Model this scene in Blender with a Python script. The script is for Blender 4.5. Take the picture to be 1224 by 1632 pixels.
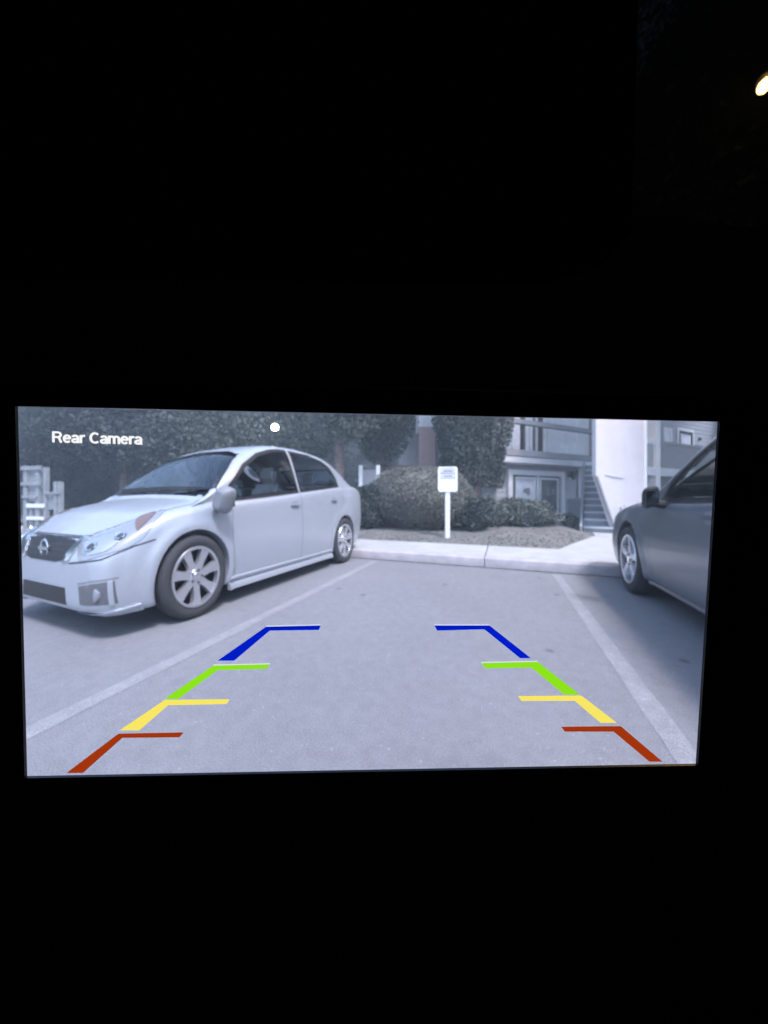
import bpy, bmesh, math, random
import numpy as np
from mathutils import Vector, Matrix
from mathutils.bvhtree import BVHTree
from mathutils.geometry import delaunay_2d_cdt

for _o in list(bpy.data.objects):
    bpy.data.objects.remove(_o)
SC = bpy.context.scene
COL = SC.collection
R = math.radians

# ------------------------------------------------------------------ camera, sky, sun, exposure
FPX, HOR, CX = 500.0, 794.0, 612.0        # focal length and horizon in photograph pixels
YAW = R(20.6)                             # the camera looks this far left of the parking bay's axis (+Y)
CH = 1.1
cs, sn = math.cos(YAW), math.sin(YAW)
cam = bpy.data.objects.new('camera', bpy.data.cameras.new('camera'))
COL.objects.link(cam)
cam.location = (0, 0, CH)
cam.rotation_euler = (R(90), 0, YAW)
cam.data.sensor_fit = 'HORIZONTAL'
cam.data.sensor_width = 36
cam.data.lens = 36 * FPX / 1224
cam.data.shift_y = -22 / 1224
cam.data.clip_start = 0.01
cam.data.clip_end = 500
cam.data.dof.use_dof = True
cam.data.dof.focus_distance = 0.31
cam.data.dof.aperture_fstop = 6.3
SC.camera = cam

SUNV = Vector((0.36, -0.30, 0.84)).normalized()
sun_el = math.asin(SUNV.z)
sun_az = math.atan2(SUNV.x, SUNV.y)
world = bpy.data.worlds.new('World')
SC.world = world
world.use_nodes = True
wn, wl = world.node_tree.nodes, world.node_tree.links
wn.clear()
sky = wn.new('ShaderNodeTexSky')
sky.sky_type = 'NISHITA'
sky.sun_disc = False
sky.sun_elevation = sun_el
sky.sun_rotation = sun_az
bg = wn.new('ShaderNodeBackground')
bg.inputs['Strength'].default_value = 0.14
wo = wn.new('ShaderNodeOutputWorld')
wl.new(sky.outputs[0], bg.inputs[0])
wl.new(bg.outputs[0], wo.inputs[0])
sl = bpy.data.lights.new('sun', 'SUN')
sl.energy = 1.75
sl.angle = R(11)
sl.color = (0.82, 0.83, 1.0)
so = bpy.data.objects.new('sun', sl)
COL.objects.link(so)
so.rotation_euler = SUNV.to_track_quat('Z', 'Y').to_euler()
SC.view_settings.view_transform = 'Standard'
SC.view_settings.look = 'None'
SC.view_settings.gamma = 1
SC.view_settings.exposure = 1.78
SC.view_settings.use_curve_mapping = False
SC.cycles.max_bounces = 8
SC.cycles.transparent_max_bounces = 16

# ------------------------------------------------------------------ helpers
def W(px, py, z):
    """world point seen at photograph pixel (px,py) at depth z in front of the camera"""
    u, v = (px - CX) / FPX, (HOR - py) / FPX
    return Vector((z * (u * cs - sn), z * (u * sn + cs), CH + v * z))

def cam_pt(x, z, h=0.0):
    return Vector((x * cs - z * sn, x * sn + z * cs, h))

MATS = {}
def mat(name, col, rough=0.6, metal=0.0, spec=0.5, noise=0.0, scale=8.0, bump=0.0, bscale=60.0, emit=None, estr=0.0, coat=0.0, col2=None):
    if name in MATS:
        return MATS[name]
    m = bpy.data.materials.new(name)
    m.use_nodes = True
    nt = m.node_tree
    b = nt.nodes['Principled BSDF']
    b.inputs['Base Color'].default_value = (*col, 1)
    b.inputs['Roughness'].default_value = rough
    b.inputs['Metallic'].default_value = metal
    b.inputs['Specular IOR Level'].default_value = spec
    b.inputs['Coat Weight'].default_value = coat
    if emit:
        b.inputs['Emission Color'].default_value = (*emit, 1)
        b.inputs['Emission Strength'].default_value = estr
    if noise or bump:
        tc = nt.nodes.new('ShaderNodeTexCoord')
        if noise:
            n = nt.nodes.new('ShaderNodeTexNoise')
            n.inputs['Scale'].default_value = scale
            n.inputs['Detail'].default_value = 6
            n.inputs['Roughness'].default_value = 0.65
            nt.links.new(tc.outputs['Object'], n.inputs['Vector'])
            r = nt.nodes.new('ShaderNodeValToRGB')
            r.color_ramp.elements[0].position = 0.3
            r.color_ramp.elements[1].position = 0.7
            c2 = col2 or [min(1, c * (1 + noise)) for c in col]
            c1 = [c * (1 - noise) for c in col]
            r.color_ramp.elements[0].color = (*c1, 1)
            r.color_ramp.elements[1].color = (*c2, 1)
            nt.links.new(n.outputs['Fac'], r.inputs['Fac'])
            nt.links.new(r.outputs['Color'], b.inputs['Base Color'])
        if bump:
            n2 = nt.nodes.new('ShaderNodeTexNoise')
            n2.inputs['Scale'].default_value = bscale
            n2.inputs['Detail'].default_value = 4
            nt.links.new(tc.outputs['Object'], n2.inputs['Vector'])
            bp = nt.nodes.new('ShaderNodeBump')
            bp.inputs['Strength'].default_value = bump
            bp.inputs['Distance'].default_value = 0.02
            nt.links.new(n2.outputs['Fac'], bp.inputs['Height'])
            nt.links.new(bp.outputs['Normal'], b.inputs['Normal'])
    MATS[name] = m
    return m

def tag(o, label=None, cat=None, group=None, kind=None):
    if label: o['label'] = label
    if cat: o['category'] = cat
    if group: o['group'] = group
    if kind: o['kind'] = kind
    return o

def empty(name, loc, rz=0.0, parent=None):
    o = bpy.data.objects.new(name, None)
    o.empty_display_size = 0.2
    COL.objects.link(o)
    o.location = loc
    o.rotation_euler = (0, 0, rz)
    if parent: o.parent = parent
    return o

def copy_tree(o, parent=None):
    c = o.copy()
    COL.objects.link(c)
    c.parent = parent
    for ch in list(o.children):
        copy_tree(ch, c)
    return c

def link_mesh(name, me, m=None, parent=None, smooth=None):
    o = bpy.data.objects.new(name, me)
    COL.objects.link(o)
    if m: me.materials.append(m)
    if parent: o.parent = parent
    if smooth is not None:
        me.polygons.foreach_set('use_smooth', [True] * len(me.polygons))
        if smooth < 180:
            me.set_sharp_from_angle(angle=R(smooth))
    return o

class MB:
    def __init__(s):
        s.v, s.f = [], []
    def add(s, vs, fs):
        k = len(s.v)
        s.v += [tuple(p) for p in vs]
        s.f += [tuple(i + k for i in f) for f in fs]
        return s
    def box(s, a, b):
        (x0, y0, z0), (x1, y1, z1) = a, b
        return s.add([(x0, y0, z0), (x1, y0, z0), (x1, y1, z0), (x0, y1, z0), (x0, y0, z1), (x1, y0, z1), (x1, y1, z1), (x0, y1, z1)],
                     [(3, 2, 1, 0), (4, 5, 6, 7), (0, 1, 5, 4), (1, 2, 6, 5), (2, 3, 7, 6), (3, 0, 4, 7)])
    def rbox(s, a, b, r=0.01):
        """box with chamfered edges"""
        bm = bmesh.new()
        bmesh.ops.create_cube(bm, size=1)
        for v in bm.verts:
            v.co = Vector([(a[i] + b[i]) / 2 + v.co[i] * (b[i] - a[i]) for i in range(3)])
        bmesh.ops.bevel(bm, geom=bm.edges[:], offset=r, segments=2, affect='EDGES', clamp_overlap=True)
        bm.verts.index_update()
        s.add([v.co.copy() for v in bm.verts], [[v.index for v in f.verts] for f in bm.faces])
        bm.free()
        return s
    def prism(s, poly, z0, z1):
        """vertical prism on a ccw polygon [(x,y)]"""
        n = len(poly)
        return s.add([(x, y, z0) for x, y in poly] + [(x, y, z1) for x, y in poly],
                     [tuple(range(n - 1, -1, -1)), tuple(range(n, 2 * n))] + [(i, (i + 1) % n, n + (i + 1) % n, n + i) for i in range(n)])
    def slab_xz(s, poly, y0, y1):
        """prism on polygon [(x,z)] between y0 and y1"""
        n = len(poly)
        return s.add([(x, y0, z) for x, z in poly] + [(x, y1, z) for x, z in poly],
                     [tuple(range(n)), tuple(range(2 * n - 1, n - 1, -1))] + [((i + 1) % n, i, n + i, n + (i + 1) % n) for i in range(n)])
    def tube(s, pts, rad, seg=8, cap=True):
        pts = [Vector(p) for p in pts]
        if not hasattr(rad, '__len__'): rad = [rad] * len(pts)
        vs = []
        for i, p in enumerate(pts):
            t = (pts[min(i + 1, len(pts) - 1)] - pts[max(i - 1, 0)]).normalized()
            a = t.orthogonal().normalized() if i == 0 else (a - t * a.dot(t)).normalized()
            b = t.cross(a)
            for k in range(seg):
                q = 2 * math.pi * k / seg
                vs.append(p + (a * math.cos(q) + b * math.sin(q)) * rad[i])
        fs = [(i * seg + k, i * seg + (k + 1) % seg, (i + 1) * seg + (k + 1) % seg, (i + 1) * seg + k) for i in range(len(pts) - 1) for k in range(seg)]
        if cap:
            fs += [tuple(range(seg - 1, -1, -1)), tuple(range((len(pts) - 1) * seg, len(pts) * seg))]
        return s.add(vs, fs)
    def lathe(s, prof, axis='Z', center=(0, 0, 0), seg=32):
        """prof: [(r, h)] turned about an axis"""
        c = Vector(center)
        vs, n = [], len(prof)
        for k in range(seg):
            q = 2 * math.pi * k / seg
            for r, h in prof:
                a, b = r * math.cos(q), r * math.sin(q)
                vs.append(c + (Vector((a, b, h)) if axis == 'Z' else Vector((h, a, b)) if axis == 'X' else Vector((b, h, a))))
        fs = [(k * n + i, ((k + 1) % seg) * n + i, ((k + 1) % seg) * n + i + 1, k * n + i + 1) for k in range(seg) for i in range(n - 1)]
        return s.add(vs, fs)
    def build(s, name, m, parent=None, smooth=None, zs=1.0):
        me = bpy.data.meshes.new(name)
        me.from_pydata([(x, y, z * zs) for x, y, z in s.v], [], s.f)
        me.validate()
        return link_mesh(name, me, m, parent, smooth)

def crom(tab, x):
    """smooth (monotone-ish) interpolation in a table [(x, y)]"""
    xs = [p[0] for p in tab]; ys = [p[1] for p in tab]
    n = len(xs)
    if x <= xs[0]: return ys[0]
    if x >= xs[-1]: return ys[-1]
    i = max(k for k in range(n - 1) if xs[k] <= x)
    d = [(ys[k + 1] - ys[k]) / (xs[k + 1] - xs[k]) for k in range(n - 1)]
    def tang(k):
        if k == 0: return d[0]
        if k == n - 1: return d[-1]
        if d[k - 1] * d[k] <= 0: return 0.0
        return 2 * d[k - 1] * d[k] / (d[k - 1] + d[k])
    h = xs[i + 1] - xs[i]; t = (x - xs[i]) / h
    return ((2 * t**3 - 3 * t**2 + 1) * ys[i] + (t**3 - 2 * t**2 + t) * h * tang(i) + (-2 * t**3 + 3 * t**2) * ys[i + 1] + (t**3 - t**2) * h * tang(i + 1))

def bspline(ctrl, n):
    """clamped cubic b-spline, n samples"""
    P = [np.array(c, float) for c in ctrl]
    P = [P[0], P[0]] + P + [P[-1], P[-1]]
    m = len(P) - 3
    out = []
    for j in range(n):
        t = j / (n - 1) * m
        i = min(int(t), m - 1); t -= i
        b = [(1 - t)**3 / 6, (3 * t**3 - 6 * t**2 + 4) / 6, (-3 * t**3 + 3 * t**2 + 3 * t + 1) / 6, t**3 / 6]
        out.append(sum(b[k] * P[i + k] for k in range(4)))
    return out

def closed_smooth(pts, per=6):
    n = len(pts); out = []
    for i in range(n):
        p0, p1, p2, p3 = (Vector(pts[(i + k - 1) % n]) for k in range(4))
        for j in range(per):
            t = j / per
            out.append(0.5 * ((2 * p1) + (p2 - p0) * t + (2 * p0 - 5 * p1 + 4 * p2 - p3) * t * t + (3 * p1 - p0 - 3 * p2 + p3) * t**3))
    return out

# ------------------------------------------------------------------ materials
def asphalt(name, paint=0.0):
    m = bpy.data.materials.new(name); m.use_nodes = True
    nt = m.node_tree; N = nt.nodes; Lk = nt.links; b = N['Principled BSDF']
    b.inputs['Roughness'].default_value = .88; b.inputs['Specular IOR Level'].default_value = .3
    tc = N.new('ShaderNodeTexCoord')
    def noise(sc, det=4, ro=.6):
        n = N.new('ShaderNodeTexNoise'); n.inputs['Scale'].default_value = sc; n.inputs['Detail'].default_value = det; n.inputs['Roughness'].default_value = ro
        Lk.new(tc.outputs['Object'], n.inputs['Vector']); return n.outputs['Fac']
    def ramp(x, p0, p1, v0, v1):
        r = N.new('ShaderNodeMapRange'); r.inputs[1].default_value = p0; r.inputs[2].default_value = p1; r.inputs[3].default_value = v0; r.inputs[4].default_value = v1
        Lk.new(x, r.inputs[0]); return r.outputs[0]
    def mul(a, c):
        q = N.new('ShaderNodeMath'); q.operation = 'MULTIPLY'; Lk.new(a, q.inputs[0]); Lk.new(c, q.inputs[1]); return q.outputs[0]
    big = ramp(noise(.9, 6), .3, .7, .93, 1.05)
    mid = ramp(noise(14, 5), .25, .75, .90, 1.10)
    fine = ramp(noise(150, 2), .3, .7, .72, 1.26)
    vo = N.new('ShaderNodeTexVoronoi'); vo.inputs['Scale'].default_value = 16; Lk.new(tc.outputs['Object'], vo.inputs['Vector'])
    spk = ramp(vo.outputs['Distance'], .05, .11, 1.5, 1.0)
    wn = N.new('ShaderNodeTexVoronoi'); wn.inputs['Scale'].default_value = 2.3; Lk.new(tc.outputs['Object'], wn.inputs['Vector'])
    drip = ramp(wn.outputs['Distance'], .03, .10, .55, 1.0)
    v = mul(mul(mul(mul(big, mid), fine), spk), drip)
    mx = N.new('ShaderNodeMixRGB'); mx.inputs[1].default_value = (.205, .205, .217, 1); mx.inputs[2].default_value = (.40, .40, .41, 1)
    if paint:
        wear = ramp(noise(5, 8, .7), .30, .70, .14, paint)
        Lk.new(wear, mx.inputs[0])
    else: mx.inputs[0].default_value = 0
    cm = N.new('ShaderNodeMixRGB'); cm.blend_type = 'MULTIPLY'; cm.inputs[0].default_value = 1
    Lk.new(mx.outputs[0], cm.inputs[1]); Lk.new(v, cm.inputs[2]); Lk.new(cm.outputs[0], b.inputs['Base Color'])
    bp = N.new('ShaderNodeBump'); bp.inputs['Strength'].default_value = .35; bp.inputs['Distance'].default_value = .01
    Lk.new(noise(150, 3), bp.inputs['Height']); Lk.new(bp.outputs[0], b.inputs['Normal'])
    return m
M_asphalt = asphalt('asphalt')
M_paint = asphalt('road_paint', .42)
M_conc = mat('concrete', (0.40, 0.40, 0.40), 0.85, noise=0.12, scale=3, bump=0.15, bscale=90, spec=0.3)
M_curb = mat('curb_concrete', (0.40, 0.37, 0.38), 0.85, noise=0.15, scale=5, bump=0.2, bscale=80, spec=0.3)
M_gutter = mat('tar', (0.07, 0.07, 0.075), 0.8, noise=0.3, scale=6)
M_soil = mat('soil', (0.155, 0.15, 0.14), 0.95, noise=0.25, scale=3, bump=0.6, bscale=40)
M_black = mat('black_plastic', (0.006, 0.006, 0.007), 0.6, spec=0.2)
M_gloss = mat('black_gloss', (0.006, 0.006, 0.008), 0.25, spec=0.4)
M_white = mat('white_paint', (0.78, 0.78, 0.80), 0.6, noise=0.05, scale=4)
M_silver = mat('silver_paint', (0.46, 0.485, 0.53), 0.36, metal=0.35, coat=0.6)
M_recess = mat('bumper_recess', (0.13, 0.13, 0.14), 0.6)
M_cap = mat('mirror_cap', (0.22, 0.225, 0.24), 0.5)  # shade on the mirror's back put into the colour; also colours seams
M_dark_paint = mat('grey_paint', (0.17, 0.185, 0.21), 0.35, metal=0.3, coat=0.5)
M_glass = bpy.data.materials.new('car_glass'); M_glass.use_nodes = True
_n, _l = M_glass.node_tree.nodes, M_glass.node_tree.links
_n.clear()
_o = _n.new('ShaderNodeOutputMaterial'); _t = _n.new('ShaderNodeBsdfTransparent'); _t.inputs[0].default_value = (.80, .83, .84, 1)
_g = _n.new('ShaderNodeBsdfGlossy'); _g.inputs['Roughness'].default_value = .03; _g.inputs['Color'].default_value = (.9, .92, .95, 1)
_lw = _n.new('ShaderNodeFresnel'); _lw.inputs['IOR'].default_value = 1.65
_m = _n.new('ShaderNodeMixShader')
_l.new(_lw.outputs[0], _m.inputs[0]); _l.new(_t.outputs[0], _m.inputs[1]); _l.new(_g.outputs[0], _m.inputs[2]); _l.new(_m.outputs[0], _o.inputs[0])
M_mirror = mat('mirror_glass', (.16, .17, .18), .03, metal=1.0)  # dark tint stands in for a dark night reflection
M_seat = mat('seat_fabric', (.55, .55, .57), .9, noise=.15, scale=20)
M_seatdark = mat('cabin_plastic', (.22, .22, .23), .7)
M_trim = mat('black_trim', (0.02, 0.02, 0.022), 0.5)
M_well = mat('wheel_well', (0.018, 0.018, 0.018), 0.9)
M_tyre = mat('tyre', (0.045, 0.045, 0.048), 0.85, bump=0.2, bscale=30)
M_rim = mat('alloy', (0.62, 0.62, 0.64), 0.3, metal=0.8)
M_rimdark = mat('rim_shadow', (0.05, 0.05, 0.055), 0.6)  # plain dark finish for barrels, wheel nuts, grille bars and bulb centres
M_chrome = mat('chrome', (0.75, 0.75, 0.77), 0.12, metal=1.0)
M_lens = mat('lamp_lens', (0.33, 0.34, 0.37), 0.15, metal=.3, spec=0.8, coat=0.8)
M_amber = mat('amber_lens', (0.17, 0.12, 0.11), 0.2)

def brick_mat(name, c1, c2, cm):
    m = bpy.data.materials.new(name); m.use_nodes = True
    nt = m.node_tree; b = nt.nodes['Principled BSDF']; b.inputs['Roughness'].default_value = 0.9
    tc = nt.nodes.new('ShaderNodeTexCoord'); mp = nt.nodes.new('ShaderNodeMapping')
    mp.inputs['Rotation'].default_value = (R(90), 0, 0)
    br = nt.nodes.new('ShaderNodeTexBrick')
    br.inputs['Color1'].default_value = (*c1, 1); br.inputs['Color2'].default_value = (*c2, 1); br.inputs['Mortar'].default_value = (*cm, 1)
    br.inputs['Scale'].default_value = 1.0; br.inputs['Brick Width'].default_value = 0.22; br.inputs['Row Height'].default_value = 0.09; br.inputs['Mortar Size'].default_value = 0.008
    nt.links.new(tc.outputs['Object'], mp.inputs[0]); nt.links.new(mp.outputs[0], br.inputs['Vector'])
    nt.links.new(br.outputs['Color'], b.inputs['Base Color'])
    bp = nt.nodes.new('ShaderNodeBump'); bp.inputs['Strength'].default_value = 0.4; bp.invert = True
    nt.links.new(br.outputs['Fac'], bp.inputs['Height']); nt.links.new(bp.outputs[0], b.inputs['Normal'])
    return m
M_brick = brick_mat('brick', (0.48, 0.31, 0.30), (0.40, 0.26, 0.25), (0.46, 0.40, 0.40))

def siding_mat(name, col):
    m = mat(name, col, 0.7)
    nt = m.node_tree; b = nt.nodes['Principled BSDF']
    tc = nt.nodes.new('ShaderNodeTexCoord'); n = nt.nodes.new('ShaderNodeTexNoise'); n.inputs['Scale'].default_value = 3
    nt.links.new(tc.outputs['Object'], n.inputs['Vector'])
    mx = nt.nodes.new('ShaderNodeMix'); mx.data_type = 'RGBA'
    mx.inputs[6].default_value = (*[c * 0.85 for c in col], 1); mx.inputs[7].default_value = (*[min(1, c * 1.12) for c in col], 1)
    nt.links.new(n.outputs['Fac'], mx.inputs[0]); nt.links.new(mx.outputs[2], b.inputs['Base Color'])
    return m
M_siding = siding_mat('grey_siding', (0.38, 0.39, 0.42))
M_pale = siding_mat('pale_siding', (0.76, 0.77, 0.79))
M_stucco = mat('white_stucco', (0.58, 0.555, 0.58), 0.85, noise=0.05, scale=2, bump=0.15, bscale=30)
M_beam = mat('grey_trim', (0.25, 0.26, 0.28), 0.7, noise=0.1, scale=3)
M_beam2 = mat('light_trim', (0.56, 0.57, 0.60), 0.7, noise=0.06, scale=3)
M_pane = mat('window_pane', (0.16, 0.17, 0.20), 0.1, spec=0.8, noise=0.5, scale=2.0)
M_curtain = mat('curtain', (0.74, 0.74, 0.78), 0.8, noise=0.12, scale=4)

def leaf_mat(name, a, b_, tr=0.25):
    m = bpy.data.materials.new(name); m.use_nodes = True
    nt = m.node_tree; b = nt.nodes['Principled BSDF']; b.inputs['Roughness'].default_value = 0.6
    b.inputs['Specular IOR Level'].default_value = 0.3
    tc = nt.nodes.new('ShaderNodeTexCoord'); n = nt.nodes.new('ShaderNodeTexNoise'); n.inputs['Scale'].default_value = .7; n.inputs['Detail'].default_value = 8
    n.inputs['Roughness'].default_value = 0.75
    nt.links.new(tc.outputs['Object'], n.inputs['Vector'])
    r = nt.nodes.new('ShaderNodeValToRGB'); r.color_ramp.elements[0].position = 0.35; r.color_ramp.elements[1].position = 0.65
    r.color_ramp.elements[0].color = (*a, 1); r.color_ramp.elements[1].color = (*b_, 1)
    nt.links.new(n.outputs['Fac'], r.inputs['Fac']); nt.links.new(r.outputs['Color'], b.inputs['Base Color'])
    t = nt.nodes.new('ShaderNodeBsdfTranslucent'); nt.links.new(r.outputs['Color'], t.inputs['Color'])
    mx = nt.nodes.new('ShaderNodeMixShader'); mx.inputs[0].default_value = tr
    out = nt.nodes['Material Output']
    nt.links.new(b.outputs[0], mx.inputs[1]); nt.links.new(t.outputs[0], mx.inputs[2]); nt.links.new(mx.outputs[0], out.inputs['Surface'])
    return m
M_leaf_dark = leaf_mat('leaves_dark', (0.04, 0.055, 0.058), (0.14, 0.165, 0.15), .4)
M_leaf_mid = leaf_mat('leaves_mid', (0.11, 0.13, 0.12), (0.22, 0.245, 0.21), .4)
M_leaf_hedge = leaf_mat('leaves_hedge', (0.17, 0.175, 0.155), (0.25, 0.25, 0.215), .35)
M_leaf_red = leaf_mat('leaves_brown', (0.10, 0.09, 0.085), (0.16, 0.14, 0.13))
M_bark = mat('bark', (0.15, 0.115, 0.11), 0.95, noise=0.5, scale=7, bump=0.8, bscale=25)

# ------------------------------------------------------------------ ground, kerb, pavement
CURB = 5.25
def sheet(name, poly, z, m, kind='structure'):
    b = MB().add([(x, y, z) for x, y in poly], [tuple(range(len(poly)))])
    return tag(b.build(name, m), kind=kind)
base = MB().add([(-150, -150, -0.30), (150, -150, -0.30), (150, 150, -0.30), (-150, 150, -0.30)], [(0, 1, 2, 3)]).build('ground', M_soil)
tag(base, kind='structure')
sheet('parking_lot', [(-60, -40), (60, -40), (60, CURB), (-60, CURB)], 0.0, M_asphalt)
g = MB()
for i in range(24):
    x0 = -12 + i
    g.add([(x0, CURB - 0.07, 0.004), (x0 + 1, CURB - 0.07, 0.004), (x0 + 1, CURB - 0.001, 0.004), (x0, CURB - 0.001, 0.004)], [(0, 1, 2, 3)])
tag(g.build('gutter', M_gutter), kind='structure')  # thin dark strip along the kerb base
kerb = tag(empty('kerb', (0, CURB, 0)), kind='structure')
JX = [-15.5, -12.45, -9.4, -6.35, -3.3, -0.26, 2.8, 5.85, 8.9, 11.95]
def kerb_piece(x0, x1):
    b = MB()
    prof = [(0.0, 0.0), (0.012, 0.11), (0.022, 0.135), (0.045, 0.148), (0.15, 0.15), (0.15, -0.1), (0.0, -0.1)]
    n = len(prof)
    b.add([(x0, y, z) for y, z in prof] + [(x1, y, z) for y, z in prof],
          [(i, (i + 1) % n, n + (i + 1) % n, n + i)[::-1] for i in range(n)] + [tuple(range(n)), tuple(range(2 * n - 1, n - 1, -1))])
    return b
for a, b_ in zip(JX[:-1], JX[1:]):
    kerb_piece(a + 0.006, b_ - 0.006).build('kerb_stone', M_curb, kerb, smooth=35)
walk = tag(empty('pavement', (0, CURB, 0)), kind='structure')
for a, b_ in zip(JX[:-1], JX[1:]):
    MB().rbox((a + 0.008, 0.156, 0.0), (b_ - 0.008, 1.38, 0.15), 0.008).build('slab', M_conc, walk)
# concrete walkway up to the stairs
MB().prism([(1.0, 6.645), (9.0, 6.645), (9.0, 12), (2.6, 12), (2.24, 9.44)], 0.0, 0.146).build('walkway', M_conc)['kind'] = 'structure'
# planting bed: gently rising
def bed_edge(y):
    return 1.0 + (y - 6.64) * (2.22 - 1.0) / (9.44 - 6.64) if y < 9.44 else 2.22 + (y - 9.44) * 0.14
def bed_h(x, y):
    t = min(1, max(0, (y - 6.7) / 2.0))
    e = min(1, max(0, (bed_edge(y) - x) / .9))
    return 0.135 + (0.135 * t * t * (3 - 2 * t) + 0.02 * math.sin(x * 2.1 + y) * t) * e * e * (3 - 2 * e) + .015 * min(1, e * 4)
bv, bf = [], []
ys = [6.64 + 0.25 * i for i in range(20)] + [11.64 + 2 * i for i in range(30)]
NXB = 60
for y in ys:
    xe = bed_edge(y)
    for k in range(NXB + 1):
        x = xe - (k / NXB) ** 1.6 * 40
        bv.append((x, y, bed_h(x, y)))
for j in range(len(ys) - 1):
    for k in range(NXB):
        a = j * (NXB + 1) + k
        bf.append((a + 1, a, a + NXB + 1, a + NXB + 2))
tag(MB().add(bv, bf).build('planting_bed', M_soil, smooth=180), kind='structure')
# ground right of / behind the buildings
sheet('yard', [(9.0, 6.64), (60, 6.64), (60, 60), (2.6, 60), (2.6, 12.0), (9.0, 12.0)], 0.12, M_soil)

# parking lines
def pline(x, label):
    b = MB()
    ys_ = [0.2 + 0.1 * i for i in range(50)]
    rnd = random.Random(int(x * 100))
    vs = []
    for y in ys_:
        vs += [(x - 0.055 + rnd.uniform(-.004, .004), y, 0.002), (x + 0.055 + rnd.uniform(-.004, .004), y, 0.002)]
    b.add(vs, [(2 * i, 2 * i + 1, 2 * i + 3, 2 * i + 2) for i in range(len(ys_) - 1)])
    tag(b.build('parking_line', M_paint), label, 'marking', 'painted parking lines')
pline(-2.08, 'faded white parking line on asphalt running beside the silver sedan')
pline(0.735, 'faded white parking line on asphalt running beside the dark grey car')

# ------------------------------------------------------------------ foliage
def leaf_arrays(cent, size, rng, flat=0.0):
    n = len(cent)
    a = rng.normal(size=(n, 3)); a /= np.linalg.norm(a, axis=1)[:, None]
    b = rng.normal(size=(n, 3)); b -= a * (a * b).sum(1)[:, None]; b /= np.linalg.norm(b, axis=1)[:, None]
    s = size * rng.uniform(0.6, 1.3, n)[:, None]
    a *= s; b *= s * 0.55
    v = np.stack([cent - a, cent + b * 0.9 - a * 0.1, cent + a, cent - b * 0.9 - a * 0.1], 1).reshape(-1, 3)
    return v
def leaves(name, cent, size, rng, m, parent=None, extra=None):
    v = leaf_arrays(np.asarray(cent), size, rng)
    n = len(cent)
    ev, ef = extra if extra else ([], [])
    me = bpy.data.meshes.new(name)
    nv = len(v) + len(ev)
    co = np.concatenate([v, np.array(ev).reshape(-1, 3)]) if len(ev) else v
    faces = np.arange(4 * n).reshape(-1, 4).tolist() + [tuple(i + len(v) for i in f) for f in ef]
    me.from_pydata(co.tolist(), [], faces)
    return link_mesh(name, me, m, parent)
def lump_ball(rx, ry, rz, c, rng, amp=0.12, sub=3):
    bm = bmesh.new(); bmesh.ops.create_icosphere(bm, subdivisions=sub, radius=1)
    ph = rng.uniform(0, 6, 6)
    vs = []
    for v in bm.verts:
        d = v.co
        k = 1 + amp * (math.sin(4 * d.x + ph[0]) * math.sin(4 * d.y + ph[1]) + 0.6 * math.sin(7 * d.z + ph[2] + 3 * d.x))
        vs.append((c[0] + rx * d.x * k, c[1] + ry * d.y * k, c[2] + rz * d.z * k))
    fs = [[v.index for v in f.verts] for f in bm.faces]
    bm.free()
    return vs, fs
def shell_points(n, rx, ry, rz, c, rng, lo=0.86, hi=1.05, amp=0.08):
    d = rng.normal(size=(n, 3)); d /= np.linalg.norm(d, axis=1)[:, None]
    ph = rng.uniform(0, 6, 4)
    k = rng.uniform(lo, hi, n) * (1 + amp * np.sin(5 * d[:, 0] + ph[0]) * np.sin(5 * d[:, 2] + ph[1]) + amp * .7 * np.sin(9 * d[:, 1] + ph[2]))
    return np.array(c) + d * k[:, None] * np.array([rx, ry, rz])

def bush(name, loc, rx, ry, rz, n, size, m, label, cat, seed, group=None, amp=0.08, lo=0.86, core=0.84, stemmed=True):
    rng = np.random.default_rng(seed)
    root = empty(name, loc)
    tag(root, label, cat, group)
    c = (0, 0, rz * 0.92)
    leaves('foliage', shell_points(n, rx, ry, rz, c, rng, lo=lo, amp=amp), size, rng, m, root, lump_ball(rx * core, ry * core, rz * core, c, rng, amp * .6))
    st = MB()
    for k in range(4):
        a = k * 1.6 + seed
        st.tube([(0.05 * math.cos(a), 0.05 * math.sin(a), -0.05), (rx * .3 * math.cos(a), ry * .3 * math.sin(a), rz * .7)], [0.03, 0.015], 6)
    st.build('stem', M_bark, root)
    return root

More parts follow.
